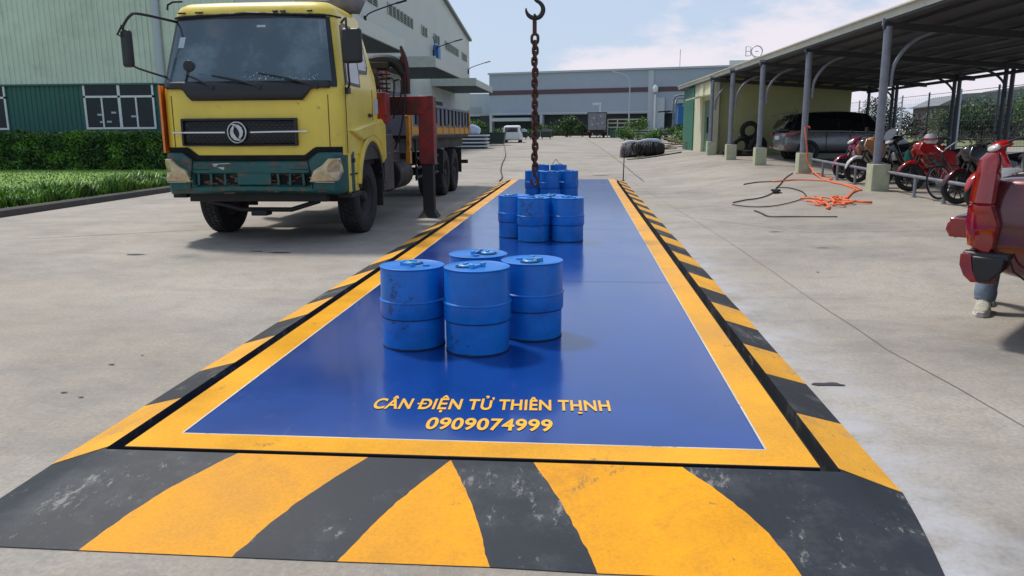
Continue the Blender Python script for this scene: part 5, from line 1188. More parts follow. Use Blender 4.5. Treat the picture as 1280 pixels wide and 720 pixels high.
# fence behind the shed
def fence():
    t = thing('wire_fence', 'tall wire mesh fence on pale posts behind the motorbike shed', 'fence', (15.6, 10, zg(15.6, 10)))
    g = zg(15.6, 25)-zg(15.6, 10)
    for i in range(13):
        y = i*2.9; m = MB(); m.cyl((0, y, 0), (0, y, 2.95), .04, None, 8); m.build('fence_post', 'far_wall2' if i % 2 else 'steel_back', t)
    m = MB()
    for z in (.35, 1.0, 1.7, 2.35, 2.85): m.cyl((0, 0, z), (0, 35, z), .014, None, 4)
    m.build('fence_rail', 'steel_back', t)
    m = MB(); y = 0
    while y < 35: m.box((0, y, 1.45), (.0035, .0035, 2.7)); y += .2
    z = .1
    while z < 2.8: m.box((0, 17.5, z), (.0035, 35, .0035)); z += .2
    o = m.build('mesh', 'bed_grey', t)
fence()
def office():
    t = thing('office_block', 'grey low office block with a band of white-framed windows beyond the fence', 'building', (36, 62, .83), R(-10))
    m = MB(); m.b2(0, 60, 0, 14, 0, 3.9); m.build('wall', 'far_wall', t)
    m = MB(); m.b2(-.3, 60.3, -.5, 14, 3.9, 4.15); m.build('roof', 'roof_edge', t)
    for i in range(16):
        x = 1+i*3.6; f = MB()
        for z0, z1 in ((.7, 1.7), (2.3, 3.5)):
            f.b2(x, x+3.2, -.06, -.01, z0, z0+.1); f.b2(x, x+3.2, -.06, -.01, z1-.1, z1)
            for k in range(4): f.b2(x+k*1.03, x+.1+k*1.03, -.06, -.01, z0+.1, z1-.1)
        w = f.build('window', 'frame_white', t); m = MB(); m.b2(x, x+3.2, -.02, 0.01, .7, 1.7); m.b2(x, x+3.2, -.02, .01, 2.3, 3.5); m.build('pane', 'far_glass', w)
    r = thing('low_house', 'brownish low roofed building beyond the fence, left of the grey office block', 'building', (28.5, 62, .83), R(-8))
    m = MB(); m.b2(0, 7, 0, 8, 0, 2.5); m.build('wall', 'far_band', r); m = MB(); m.prism([(-.3, 2.5), (7.3, 2.5), (5.5, 3.6), (1.5, 3.4)], 'Y', -.3, 8.3); m.build('roof', 'roof_edge', r)
office()

# ---------------------------------------------------------------- vehicles
def car_wheel(parent, x, y, r, w, s, name='wheel'):
    e = bpy.data.objects.new(name, None); sc.collection.objects.link(e); e.parent = parent; e.location = (x, y, r)
    m = MB(); h = w/2; m.lathe([(r*.66, -h*.8), (r*.74, -h), (r*.92, -h), (r, -h*.6), (r, h*.6), (r*.92, h), (r*.74, h), (r*.66, h*.8)], axis='Y', n=36, close=True); m.build('tyre', 'tyre', e)
    m = MB(); m.lathe([(r*.60, -h*.8), (r*.67, -h*.85), (r*.67, h*.85), (r*.60, h*.8)], axis='Y', n=32, close=True)
    for k in range(5):
        a = 2*PI*k/5
        for da in (-.13, .13):
            m.box((math.cos(a+da)*r*.34, s*h*.55, math.sin(a+da)*r*.34), (r*.62, .03, r*.09), 0, 0, -(a+da*.5))
    m.lathe([(0, s*h*.5), (r*.13, s*h*.5), (r*.13, s*h*.75), (0, s*h*.8)], axis='Y', n=16); m.build('rim', 'alloy', e)
    m = MB(); m.lathe([(0, s*h*.1), (r*.6, s*h*.1), (r*.6, -s*h*.1), (0, -s*h*.1)], axis='Y', n=24); m.build('brake', 'far_dark', e)
    return e
def car(label, name, loc, rz, body, L_, W, H, hood, prof, whl, greenhouse, r=.33, plate=True, door_cuts=(), tail='std', sill=.30):
    """ x = forward, origin below the middle of the car. prof: (x, z_top, half width scale) stations of the lower body; greenhouse: (x, z_top) stations """
    t = thing(name, label, 'car', loc, rz); hw = W/2
    # lower body as section rings
    rings = []
    for (x, z0, zt, ws) in prof:
        w = hw*ws; zm = (z0+zt)/2
        rings.append([(x, -w*.90, z0), (x, -w*.985, z0+.10), (x, -w, zm-.05), (x, -w*.985, zm+.12), (x, -w*.955, zt-.05), (x, -w*.88, zt), (x, 0, zt+.02), (x, w*.88, zt), (x, w*.955, zt-.05), (x, w*.985, zm+.12), (x, w, zm-.05), (x, w*.985, z0+.10), (x, w*.90, z0)])
    m = MB(); m.loft(rings); bo = m.build('body', body, t, ang=40, sub=1)
    # greenhouse (glass volume) and roof/pillars
    gr = []
    for (x, zb, zt, wb, wt) in greenhouse:
        gr.append([(x, -hw*wb, zb), (x, -hw*(wb+wt)/2-.01, (zb+zt)/2), (x, -hw*wt, zt), (x, 0, zt+.015), (x, hw*wt, zt), (x, hw*(wb+wt)/2+.01, (zb+zt)/2), (x, hw*wb, zb)])
    m = MB(); m.loft(gr); m.build('window_band', 'car_glass', t, ang=40, sub=0)
    m = MB(); top = []
    for (x, zb, zt, wb, wt) in greenhouse:
        if zt-zb > .12: top.append([(x, -hw*wt*1.03, zt-.035), (x, -hw*wt*1.0, zt+.015), (x, -hw*wt*.8, zt+.035), (x, 0, zt+.045), (x, hw*wt*.8, zt+.035), (x, hw*wt*1.0, zt+.015), (x, hw*wt*1.03, zt-.035)])
    m.loft(top); m.build('roof', body, t, ang=40, sub=1)
    # pillars
    for s in (-1, 1):
        m = MB(); g = greenhouse
        def gp(x, u):
            for a, b in zip(g[:-1], g[1:]):
                if a[0] <= x <= b[0]:
                    k = (x-a[0])/(b[0]-a[0]); zb = a[1]+(b[1]-a[1])*k; zt = a[2]+(b[2]-a[2])*k; wb = a[3]+(b[3]-a[3])*k; wt = a[4]+(b[4]-a[4])*k
                    return Vector((x, s*(hw*(wb+(wt-wb)*u)+.012), zb+(zt-zb)*u))
        for xb, xt, wd, mt in door_cuts:
            m.tube([gp(xb, 0), gp((xb+xt)/2, .5), gp(xt, .98)], wd, 4)
        m.build('pillar', 'bike_black', t)
        m = MB(); m.tube([gp(greenhouse[0][0]+.02+(greenhouse[-1][0]-greenhouse[0][0]-.04)*i/12, .0)+Vector((0, 0, -.01)) for i in range(13)], .012, 4); m.build('waist_trim', 'chrome_dull', t)
    for x in whl:
        for s in (-1, 1):
            a = MB(); a.lathe([(0, -.005), (r*1.17, -.005), (r*1.17, .012), (0, .012)], c=(x, s*(hw-.004), r), axis='Y', n=36); a.build('wheel_arch', 'far_dark', t)
            car_wheel(t, x, s*(hw-.09), r, .22, s)
    m = MB()
    for s in (-1, 1):
        for x in (whl[0]+.62, whl[0]+1.45, whl[1]-.55): m.box((x, s*(hw+.001), .72), (.012, .012, .55))
        m.box(((whl[0]+whl[1])/2, s*(hw-.02), sill-.01), (whl[1]-whl[0]-2.4*r, .05, .07))
    m.build('door_gap', 'pit', t)
    m = MB()
    for s in (-1, 1):
        for x in (whl[0]+.72, whl[0]+1.62): m.box((x, s*(hw+.01), .93), (.16, .03, .03))
    m.build('door_handle', body, t, bevel=.008)
    return t, hw
# grey people carrier parked crosswise under the shed
gx, gy = 9.80, 26.4
prof = [(-2.24, .42, .72, .80), (-2.18, .34, .98, .90), (-1.9, .28, 1.06, .97), (-1.4, .27, 1.07, 1), (-.4, .27, 1.04, 1), (.8, .27, 1.0, 1), (1.3, .27, .96, .99), (1.8, .28, .86, .96), (2.1, .32, .74, .88), (2.22, .38, .60, .76)]
gh = [(-2.10, 1.04, 1.10, .86, .78), (-1.85, 1.04, 1.58, .90, .72), (-1.2, 1.04, 1.66, .93, .74), (-.2, 1.03, 1.69, .93, .75), (.6, 1.0, 1.63, .92, .74), (1.05, .98, 1.38, .91, .76), (1.62, .93, .97, .88, .84)]
gc, hw = car('silver-grey people carrier parked under the shed with a raised rear spoiler', 'people_carrier', (gx, gy, zg(gx, gy)), R(4), 'car_grey', 4.5, 1.76, 1.7, 0, prof, (-1.42, 1.35), gh, .335, door_cuts=((-1.35, -1.55, .03, 0), (-.35, -.40, .03, 0), (.55, .45, .03, 0), (1.55, .72, .035, 0), (-1.95, -1.80, .06, 0)))
m = MB(); m.prism([(-2.30, 1.60), (-1.75, 1.70), (-1.75, 1.66), (-2.25, 1.565)], 'Y', -.62, .62); m.build('spoiler', 'car_grey', gc, bevel=.012)
for s in (-1, 1):
    m = MB(); m.prism([(-2.20, .98), (-1.78, 1.04), (-1.72, .99), (-1.95, .88), (-2.22, .86)], 'Y', *sorted((s*(hw-.14), s*(hw+.004)))); m.build('tail_light', 'lamp_red', gc, bevel=.01)
    m = MB(); m.prism([(-2.26, .52), (-1.98, .50), (-1.98, .45), (-2.25, .44)], 'Y', *sorted((s*(hw-.2), s*(hw-.02)))); m.build('reflector', 'lamp_red', gc)
    m = MB(); m.box((-2.27, s*.62, .44), (.03, .22, .05)); m.build('bumper_trim', 'chrome', gc)
m = MB(); m.box((-2.235, 0, .80), (.03, .5, .14)); m.build('number_plate', 'plate_white', gc)
m = MB(); m.box((-2.15, 0, 1.28), (.02, 1.2, .36), 0, 0, R(28)); m.build('rear_window', 'car_glass', gc)
m = MB(); m.box((-1.2, -.6, 1.0), (.01, .01, .01)); m.cyl((-1.55, 0, 1.70), (-1.70, 0, 1.86), .012, .005, 6); m.build('aerial', 'black_plastic', gc)

# dark red car, its rear corner facing the yard: origin at the rear near corner
def red_car():
    t = thing('dark_red_car', 'dark red car at the right edge, its rear corner with tall tail light in view', 'car', (3.15, 2.45, 0), R(-40))
    # local x = forward along the near side, y = across to the far side (0 .. 1.78)
    W = 1.80
    def sec(x, z0, zm, zt, y0, yn):   # section ring with rounded flanks
        out = []
        P = [(y0+.10, z0), (y0+.02, z0+.09), (y0-.0, zm), (y0+.015, zm+.16), (y0+.06, zt-.03), (y0+.12, zt)]
        out += [(x, a, b) for a, b in P]+[(x, W/2, zt+.03)]+[(x, W-a, b) for a, b in reversed(P)]
        return out
    rings = [sec(.05, .52, .80, 1.12, .06, 0), sec(.10, .48, .80, 1.15, .02, 0), sec(.35, .42, .80, 1.17, -.02, 0), sec(.8, .42, .80, 1.14, -.035, 0), sec(1.6, .34, .78, 1.12, -.04, 0), (sec(3.0, .32, .76, 1.08, -.03, 0)), sec(3.6, .34, .72, 1.0, 0, 0), sec(4.2, .40, .66, .86, .10, 0), sec(4.4, .45, .62, .74, .25, 0)]
    m = MB(); m.loft(rings); m.build('body', 'car_red', t, ang=40, sub=2)
    G = [(.32, 1.13, 1.22, .10, .14), (.42, 1.13, 1.60, .10, .22), (.9, 1.13, 1.70, .08, .24), (2.2, 1.12, 1.70, .08, .24), (2.8, 1.10, 1.52, .08, .22), (3.45, 1.04, 1.08, .12, .16)]
    m = MB(); m.loft([[(x, a, zb), (x, b, zt), (x, W/2, zt+.02), (x, W-b, zt), (x, W-a, zb)] for x, zb, zt, a, b in G]); m.build('window_band', 'car_glass', t)
    m = MB(); m.loft([[(x, b-.02, zt-.05), (x, b+.03, zt+.02), (x, W/2, zt+.05), (x, W-b-.03, zt+.02), (x, W-b+.02, zt-.05)] for x, zb, zt, a, b in G[1:5]]); m.build('roof', 'bike_black', t, sub=1)
    for y in (.075, W-.075):
        m = MB(); s = -1 if y < 1 else 1
        m.tube([(.40, y+s*-.10, 1.64), (.31, y-s*.03, 1.44), (.28, y, 1.28), (.31, y+s*.02, 1.19), (.46, y+s*.035, 1.155)], .032, 8, sub=4); m.build('rear_pillar', 'bike_black', t)
        m = MB(); m.tube([(.46, y+s*.0-s*.02, 1.58), (.365, y+s*.03, 1.36), (.355, y+s*.05, 1.24), (.42, y+s*.055, 1.185), (.9, y+s*.06, 1.16), (1.8, y+s*.06, 1.155)], .012, 6, sub=4); m.build('window_trim', 'chrome', t)
    # tall tail lights at both rear corners
    for side in (0, 1):
        f = (lambda y: y) if side == 0 else (lambda y: W-y)
        m = MB(); Rg = []
        for z, x0, x1, ya, yb in ((.60, .05, .13, .0, .10), (.64, .0, .155, -.02, .13), (.80, -.02, .17, -.035, .145), (.915, -.015, .125, -.03, .14), (.925, .0, .12, -.02, .13), (.935, -.015, .125, -.03, .135), (1.10, .0, .13, -.02, .125), (1.22, .015, .13, -.01, .11), (1.265, .05, .115, .01, .085)):
            z += .045
            Rg.append([(x0, f(yb), z), (x0-.01, f(ya+.06), z), (x0+.03, f(ya+.012), z), (x0+.06, f(ya), z), (x1, f(ya), z), (x1+.01, f(ya+.05), z), (x1, f(yb), z)])
        m.loft(Rg); tl = m.build('tail_light', 'lamp_red', t, ang=30)
        m = MB(); m.tube([(.03, f(-.006), .70), (.02, f(-.018), .80), (.03, f(-.012), .94), (.045, f(-.004), 1.15)], .006, 5); m.box((.07, f(-.005), .965), (.14, .02, .006)); m.box((.10, f(-.012), .86), (.05, .02, .10)); m.build('lens_ridge', 'lamp_red', tl)
    # rear face, bumper in three pieces
    m = MB(); m.b2(.03, .12, .20, W-.20, .70, 1.10); m.build('tailgate', 'car_red', t, bevel=.03)
    bm_ = []
    for y in [-.0+.06*i for i in range(31)]:
        q = abs(y-W/2)/(W/2); x = -.06+.10*q**6; bm_.append([(x+.10, y, .65), (x-.0, y, .63), (x-.03, y, .56), (x-.01, y, .47), (x+.06, y, .43), (x+.16, y, .43), (x+.16, y, .65)])
    m = MB(); m.loft(bm_); m.build('bumper', 'car_red', t, bevel=.01, ang=40)
    m = MB(); m.loft([[(-.02+dx, -.012, .645), (-.02+dx, .05, .655), (-.02+dx, .05, .61), (-.02+dx, -.02, .60)] for dx in (0, .1, .2, .29)]); m.prism([(.04, .62), (.24, .62), (.23, .53), (.17, .46), (.10, .435), (.06, .50)], 'Y', -.03, .08); m.build('bumper_corner', 'black_plastic', t, bevel=.015)
    m = MB(); m.prism([(-.03, .63), (.035, .63), (.055, .52), (.095, .44), (.05, .435), (.0, .48), (-.03, .55)], 'Y', -.02, .06); m.build('reflector', 'lamp_red', t, bevel=.006)
    m = MB(); m.tube([(.26, -.025, .64), (.30, -.03, .54), (.42, -.035, .46), (.55, -.03, .42)], .008, 6); m.build('panel_gap', 'pit', t)
    # lowered rear step with its own lamp at the far corner
    m = MB(); m.loft([[(-.0, y, .68), (-.18, y, .72), (-.21, y, .80), (-.17, y, .85), (-.0, y, .90)] for y in (.30, .6, .9)]); st = m.build('open_flap', 'bike_black', t, bevel=.015)
    m = MB(); m.loft([[(-.205, y, .72), (-.225, y, .75), (-.215, y, .80), (-.19, y, .825), (-.15, y, .69)] for y in (.28, .55, .88)]); m.b2(-.20, -.03, .275, .31, .70, .84); m.build('flap_lamp', 'lamp_red', st, bevel=.01)
    for x in (.95, 3.55):
        for s, y in ((-1, .09), (1, W-.09)):
            a = MB(); a.lathe([(0, -.01), (.41, -.01), (.41, .02), (0, .02)], c=(x, y+s*.115, .36), axis='Y', n=36); a.build('wheel_arch', 'far_dark', t)
            car_wheel(t, x, y+s*.03, .36, .23, s)
    m = MB(); m.b2(.5, 4.0, .3, W-.3, .28, .5); m.build('underbody', 'far_dark', t)
red_car()

# ---------------------------------------------------------------- motorbikes
def ell(cx, cz, wy, hz, tilt=0, n=14, p=2.4):
    out = []
    for i in range(n):
        a = 2*PI*i/n; y = wy*math.copysign(abs(math.cos(a))**(2/p), math.cos(a)); h = hz*math.copysign(abs(math.sin(a))**(2/p), math.sin(a))
        out.append((cx-h*math.sin(tilt), y, cz+h*math.cos(tilt)))
    return out
def body_loft(secs): return MB().loft([ell(*s) for s in secs])
def bike_wheel(t, x, r, w, spokes=10, name='wheel', rim='rim_dark', cast=True):
    tw = .075 if cast else .03
    e = bpy.data.objects.new(name, None); sc.collection.objects.link(e); e.parent = t; e.location = (x, 0, r)
    w = w*1.2 if cast else w
    m = MB(); h = w/2; m.lathe([(r-tw, -h*.7), (r-.03, -h), (r-.008, -h*.6), (r, 0), (r-.008, h*.6), (r-.03, h), (r-tw, h*.7)], axis='Y', n=36, close=True); m.build('tyre', 'tyre', e)
    m = MB(); m.lathe([(r-tw-.02, -h*.6), (r-tw+.005, -h*.7), (r-tw+.005, h*.7), (r-tw-.02, h*.6)], axis='Y', n=32, close=True); m.cyl((0, -.04, 0), (0, .04, 0), .035, None, 12)
    for k in range(spokes):
        a = 2*PI*k/spokes; m.cyl((.03*math.cos(a), 0, .03*math.sin(a)), ((r-.065)*math.cos(a), 0, (r-.065)*math.sin(a)), .011 if cast else .003, None, 5)
    m.build('rim', rim, e)
    return e
def motorbike(label, loc, rz, col, acc, style, lean=R(7), sc_=1.06, helmet=None, fender=None, core=None, group='motorbikes and scooters parked under the shed'):
    t = thing('motorbike', label, 'motorbike', loc, rz, group); t.rotation_euler.x = lean; t.scale = (sc_, sc_, sc_)
    r = .275 if style != 'scooter' else .24; wb = 1.24; fx_, rx_ = .62, -.62
    steer = R(-14)
    fw = bike_wheel(t, fx_, r, .085); fw.rotation_euler.z = steer; rw = bike_wheel(t, rx_, r, .10, 5)
    m = MB(); m.lathe([(.05, -.06), (.11, -.06), (.11, -.055), (.05, -.055)], axis='Y', n=24, close=True); m.build('brake_disc', 'chrome_dull', fw)
    m = MB()
    for s in (-1, 1): m.tube([(fx_, s*.075, r), (fx_-.12, s*.075, r+.30), (fx_-.20, s*.06, r+.48)], .022, 8)
    m.build('fork', 'dark_metal', t)
    fcol = fender or col
    m = body_loft([(fx_+.27, r+.02, .03, .02, -1.1), (fx_+.20, r+.20, .065, .03, -.8), (fx_+.02, r+.32, .088, .05, -.1), (fx_-.17, r+.26, .085, .055, .7), (fx_-.27, r+.10, .06, .03, 1.1)]); m.build('front_fender', fcol, t, sub=1)
    # steering head, handlebar, headlight
    hz_ = .93 if style == 'scooter' else .96
    m = MB(); m.tube([(.16, -.33, hz_+.04), (.24, -.22, hz_+.05), (.30, -.08, hz_-.01), (.31, 0, hz_-.02), (.30, .08, hz_-.01), (.24, .22, hz_+.05), (.16, .33, hz_+.04)], .014, 8, sub=3); hb = m.build('handlebar', 'black_plastic', t)
    m = MB()
    for s in (-1, 1): m.cyl((.165, s*.32, hz_+.04), (.13, s*.40, hz_+.03), .019, None, 10); m.tube([(.22, s*.25, hz_+.05), (.24, s*.36, hz_+.05)], .006, 5)
    m.build('grip', 'black_rubber', hb)
    for s in (-1, 1):
        m = MB(); m.tube([(.24, s*.20, hz_+.05), (.22, s*.24, hz_+.15), (.20, s*.28, hz_+.20)], .007, 6); mr = m.build('mirror', 'black_plastic', t)
        m = body_loft([(.17, hz_+.215, .005, .004, 0), (.18, hz_+.215, .055, .035, 0), (.215, hz_+.215, .045, .03, 0), (.225, hz_+.215, .01, .01, 0)]); o = m.build('mirror_shell', 'black_plastic', mr); o.location.y = s*.30
    m = body_loft([(.14, hz_-.01, .10, .03, .1), (.22, hz_+.0, .14, .055, .1), (.32, hz_-.02, .135, .075, .1), (.41, hz_-.05, .09, .06, .1), (.45, hz_-.07, .03, .025, .1)]); m.build('handlebar_cover', col, t, sub=1)
    m = body_loft([(.36, hz_-.05, .11, .06, .2), (.435, hz_-.06, .095, .052, .2), (.48, hz_-.08, .045, .025, .2)]); m.build('headlight', 'lamp_white', t, sub=1)
    # front shield / leg shield
    if style == 'scooter':
        m = MB(); Rg = []
        for z, x, w, d in ((.20, .14, .14, .05), (.34, .20, .20, .06), (.5, .27, .225, .09), (.64, .33, .205, .12), (.76, .345, .15, .11), (.86, .32, .09, .07)):
            Rg.append([(x+d*math.cos(a)*(1 if math.cos(a) > 0 else .45), w*math.sin(a), z) for a in [2*PI*i/16 for i in range(16)]])
        m.loft(Rg); m.build('leg_shield', col, t, sub=1)
        m = MB(); m.prism([(.33, .50), (.40, .66), (.43, .64), (.40, .50)], 'Y', -.13, -.05); m.prism([(.33, .50), (.40, .66), (.43, .64), (.40, .50)], 'Y', .05, .13); m.build('indicator', 'lamp_white', t, bevel=.01)
        m = MB(); m.b2(-.18, .18, -.14, .14, .22, .29); m.build('footboard', 'black_plastic', t, bevel=.02)
        m = body_loft([(-.12, .46, .10, .20, 0), (-.25, .52, .15, .21, 0), (-.5, .60, .155, .16, .1), (-.75, .68, .12, .11, .15), (-.95, .74, .05, .05, .2)]); m.build('rear_fairing', col, t, sub=1)
    else:
        # wedge side fairings from the headlamp down to the foot peg
        m = MB()
        for s in (-1, 1):
            O = [(.46, .12, .96), (.56, .17, .80), (.44, .25, .66), (.30, .26, .44), (.06, .20, .20), (-.30, .19, .24), (-.40, .18, .50), (-.30, .18, .70), (.02, .17, .80), (.14, .15, .92)]
            k = len(O); m.add([(x, s*y, z) for x, y, z in O]+[(x-.03, s*(y-.06), z) for x, y, z in O], [tuple(range(k)), tuple(range(2*k-1, k-1, -1))]+[(i, (i+1) % k, k+(i+1) % k, k+i) for i in range(k)])
        m.build('side_fairing', col, t, bevel=.02)
        m = MB()
        for s in (-1, 1):
            O = [(.36, .238, .63), (.22, .243, .46), (.06, .215, .34), (.10, .22, .44), (.24, .235, .60)]
            k = len(O); m.add([(x, s*y, z) for x, y, z in O]+[(x, s*(y-.03), z) for x, y, z in O], [tuple(range(k)), tuple(range(2*k-1, k-1, -1))]+[(i, (i+1) % k, k+(i+1) % k, k+i) for i in range(k)])
        m.build('fairing_stripe', acc, t, bevel=.004)
        m = body_loft([(.56, .86, .06, .06, -.3), (.46, .82, .17, .17, -.3), (.30, .72, .19, .24, .0), (.12, .60, .17, .22, .4), (-.08, .55, .16, .22, .2), (-.30, .60, .17, .18, 0), (-.6, .70, .16, .13, .1), (-.92, .82, .08, .06, .1)]); m.build('centre_cover', core or col, t, sub=1)
        m = MB(); m.tube([(.2, 0, .8), (.0, 0, .55), (-.3, 0, .5), (-.6, 0, .62)], .03, 8, sub=2); m.build('frame', 'dark_metal', t)
        m = MB()
        for s in (-1, 1):
            m.add([(-.15, s*.10, .66), (-.15, s*.12, .50), (-.5, s*.14, .56), (-.92, s*.07, .76), (-.95, s*.05, .82), (-.55, s*.12, .73),
                   (-.15, s*.04, .66), (-.15, s*.05, .50), (-.5, s*.06, .56), (-.92, s*.02, .76), (-.95, s*.02, .82), (-.55, s*.05, .73)],
                  [(0, 1, 2, 3, 4, 5), (11, 10, 9, 8, 7, 6)]+[(i, (i+1) % 6, 6+(i+1) % 6, 6+i) for i in range(6)])
        m.build('tail_fairing', col, t, bevel=.015)
    m = body_loft([(-.06, .72, .06, .03, 0), (-.14, .77, .11, .05, 0), (-.42, .79, .135, .055, .05), (-.7, .83, .12, .05, .1), (-.86, .86, .06, .03, .1)]); m.build('seat', 'seat', t, sub=1)
    m = MB(); m.tube([(-.55, -.12, .82), (-.8, -.13, .90), (-.95, -.07, .93), (-.95, .07, .93), (-.8, .13, .90), (-.55, .12, .82)], .013, 6, sub=3); m.build('grab_rail', 'alloy', t)
    m = MB(); m.b2(-.98, -.93, -.07, .07, .72, .78); m.build('tail_light', 'lamp_red', t, bevel=.01)
    m = MB(); m.prism([(-.90, .70), (-.96, .70), (-1.06, .38), (-1.0, .38)], 'Y', -.08, .08); m.build('rear_fender', 'black_plastic', t, bevel=.01)
    m = MB(); m.box((-1.045, 0, .52), (.008, .19, .14), 0, 0, R(-17)); m.build('number_plate', 'plate_white', t)
    m = MB(); m.b2(-.18, .12, -.10, .10, .24, .46); m.cyl((.08, 0, .36), (.22, 0, .42), .07, .06, 14); m.cyl((-.05, -.14, .33), (-.05, .14, .33), .09, None, 16); m.b2(-.62, -.1, -.10, -.05, .24, .36); m.build('engine', 'dark_metal', t, bevel=.012)
    m = MB(); m.tube([(.1, -.10, .24), (-.2, -.13, .20), (-.35, -.14, .24)], .018, 8); m.cyl((-.35, -.145, .25), (-.82, -.16, .36), .035, .045, 14); m.build('exhaust', 'chrome_dull', t)
    m = MB()
    for s in (-1, 1): m.tube([(-.62, s*.10, r), (-.55, s*.11, .60)], .02, 8)
    m.build('shock_absorber', 'alloy', t)
    m = MB(); m.tube([(-.08, .12, .24), (-.02, .20, -.01-.20*math.tan(lean)*-1*0+.0)], .012, 6); m.tube([(-.1, -.2, .27), (.0, -.26, .27)], .016, 6); m.tube([(-.1, .2, .27), (.0, .26, .27)], .016, 6); m.build('stand', 'dark_metal', t)
    if helmet: pass
    return t
def P3(px, d): return (0.5043+(px-724)/972*d, d-3.09)
def bike_at(x, y): return (x, y, zg(x, y)+.005)
HD = R(207)   # front wheels point at the yard
motorbike('magenta scooter with a chrome-faced red headlamp, nearest to the grey car', bike_at(7.72, 17.5), R(196), 'bike_pink', 'bike_pink', 'scooter')
motorbike('orange and white scooter half hidden behind the nearest column', bike_at(7.66, 16.25), R(192), 'bike_orange', 'bike_white', 'sport', fender='bike_white', core='bike_black')
b3 = motorbike('black scooter with grey windshield, right beside the nearest column', bike_at(7.8, 15.15), R(200), 'bike_black', 'bike_black', 'scooter', sc_=1.15)
m = body_loft([(.30, 1.0, .15, .02, .5), (.36, 1.06, .19, .10, .5), (.40, 1.0, .15, .14, .5), (.44, .92, .06, .05, .5)]); m.build('windshield', 'side_glass', b3, sub=1)
m = MB(); m.tube([(-.2, -.17, .72), (-.25, -.20, .55), (-.3, -.19, .35)], [.05, .13, .06], 10, sub=3); m.build('hanging_raincoat', 'bike_teal', b3)
motorbike('bright red motorbike with black seat and a white helmet on its bars', bike_at(8.03, 14.0), R(184), 'bike_red', 'bike_black', 'sport')
motorbike('black and white striped motorbike with dark red front fender, right of the bicycle', bike_at(7.86, 11.6), R(192), 'bike_black', 'bike_white', 'sport', fender='car_red', core='bike_black')
motorbike('bright red scooter with silver headlamp panel, rightmost beside the dark red car', bike_at(7.80, 10.65), R(200), 'bike_red', 'bike_white', 'scooter', sc_=1.18)
def helmet(x, y, z):
    t = thing('helmet', 'white open-face helmet with red band resting on the red motorbike', 'helmet', (x, y, z), R(150)); m = MB(); m.lathe([(.115, -.06), (.135, 0), (.13, .07), (.09, .13), (.04, .15), (0, .152)], n=24); m.build('shell', 'helmet_white', t)
    m = MB(); m.lathe([(.137, .0), (.139, .02), (.135, .05), (.131, .05), (.131, .0)], n=24, close=True); m.build('band', 'bike_red', t)
    m = MB(); m.tube([(.12, -.06, .03), (.17, 0, .04), (.12, .06, .03)], .02, 6, sub=3); m.build('peak', 'black_plastic', t)
helmet(7.72, 14.0, zg(7.7, 14)+1.05)
def bicycle():
    x, y = 7.72, 12.5
    t = thing('bicycle', 'black bicycle with a front basket between the red and the striped motorbike', 'bicycle', (x, y, zg(x, y)), R(206)); t.rotation_euler.x = R(9)
    for n_, wx in (('f', .52), ('r', -.52)): bike_wheel(t, wx, .325, .035, 20, 'wheel', 'chrome_dull', False)
    m = MB(); m.tube([(.52, .0, .325), (.42, 0, .68), (.38, 0, .88)], .016, 8); m.tube([(.40, 0, .78), (-.02, 0, .32), (-.15, 0, .72)], .017, 8); m.tube([(-.02, 0, .30), (-.52, 0, .325), (-.14, 0, .62), (.40, 0, .66)], .014, 8); m.build('frame', 'bike_black', t)
    m = MB(); m.tube([(.15, -.28, 1.02), (.30, -.24, 1.05), (.38, -.08, .95), (.38, 0, .90), (.38, .08, .95), (.30, .24, 1.05), (.15, .28, 1.02)], .012, 8, sub=3); m.build('handlebar', 'chrome', t)
    m = body_loft([(-.30, .86, .10, .03, 0), (-.2, .88, .09, .04, 0), (-.02, .87, .03, .02, 0)]); m.cyl((-.15, 0, .70), (-.17, 0, .86), .013); m.build('seat', 'seat', t)
    m = MB()
    for z, k in ((.62, .85), (.70, .9), (.78, .95), (.86, 1.0)): m.tube([(.45, -.15*k, z), (.72, -.15*k, z), (.72, .15*k, z), (.45, .15*k, z)], .006, 4, closed=True)
    for i in range(7):
        for s in (-1, 1): m.tube([(.46+.04*i, s*.13, .60), (.46+.04*i, s*.15, .86)], .004, 4)
    for i in range(6): m.tube([(.72, -.13+.05*i, .60), (.73, -.14+.055*i, .86)], .004, 4); m.tube([(.46, -.13+.05*i, .60), (.72, -.13+.05*i, .60)], .004, 4)
    m.build('basket', 'dark_metal', t)
    m = MB(); m.cyl((-.02, -.05, .30), (-.02, .05, .30), .09, None, 20); m.tube([(-.02, .06, .30), (.05, .07, .15)], .01, 6); m.box((.06, .11, .15), (.05, .10, .02)); m.tube([(-.02, -.06, .30), (-.09, -.07, .45)], .01, 6); m.box((-.09, -.11, .45), (.05, .10, .02)); m.build('pedal_crank', 'dark_metal', t)
    m = MB(); m.tube([(-.87, 0, .30), (-.80, 0, .55), (-.52, 0, .68), (-.28, 0, .58)], .018, 5, sub=3); m.build('mudguard', 'bike_black', t)
bicycle()

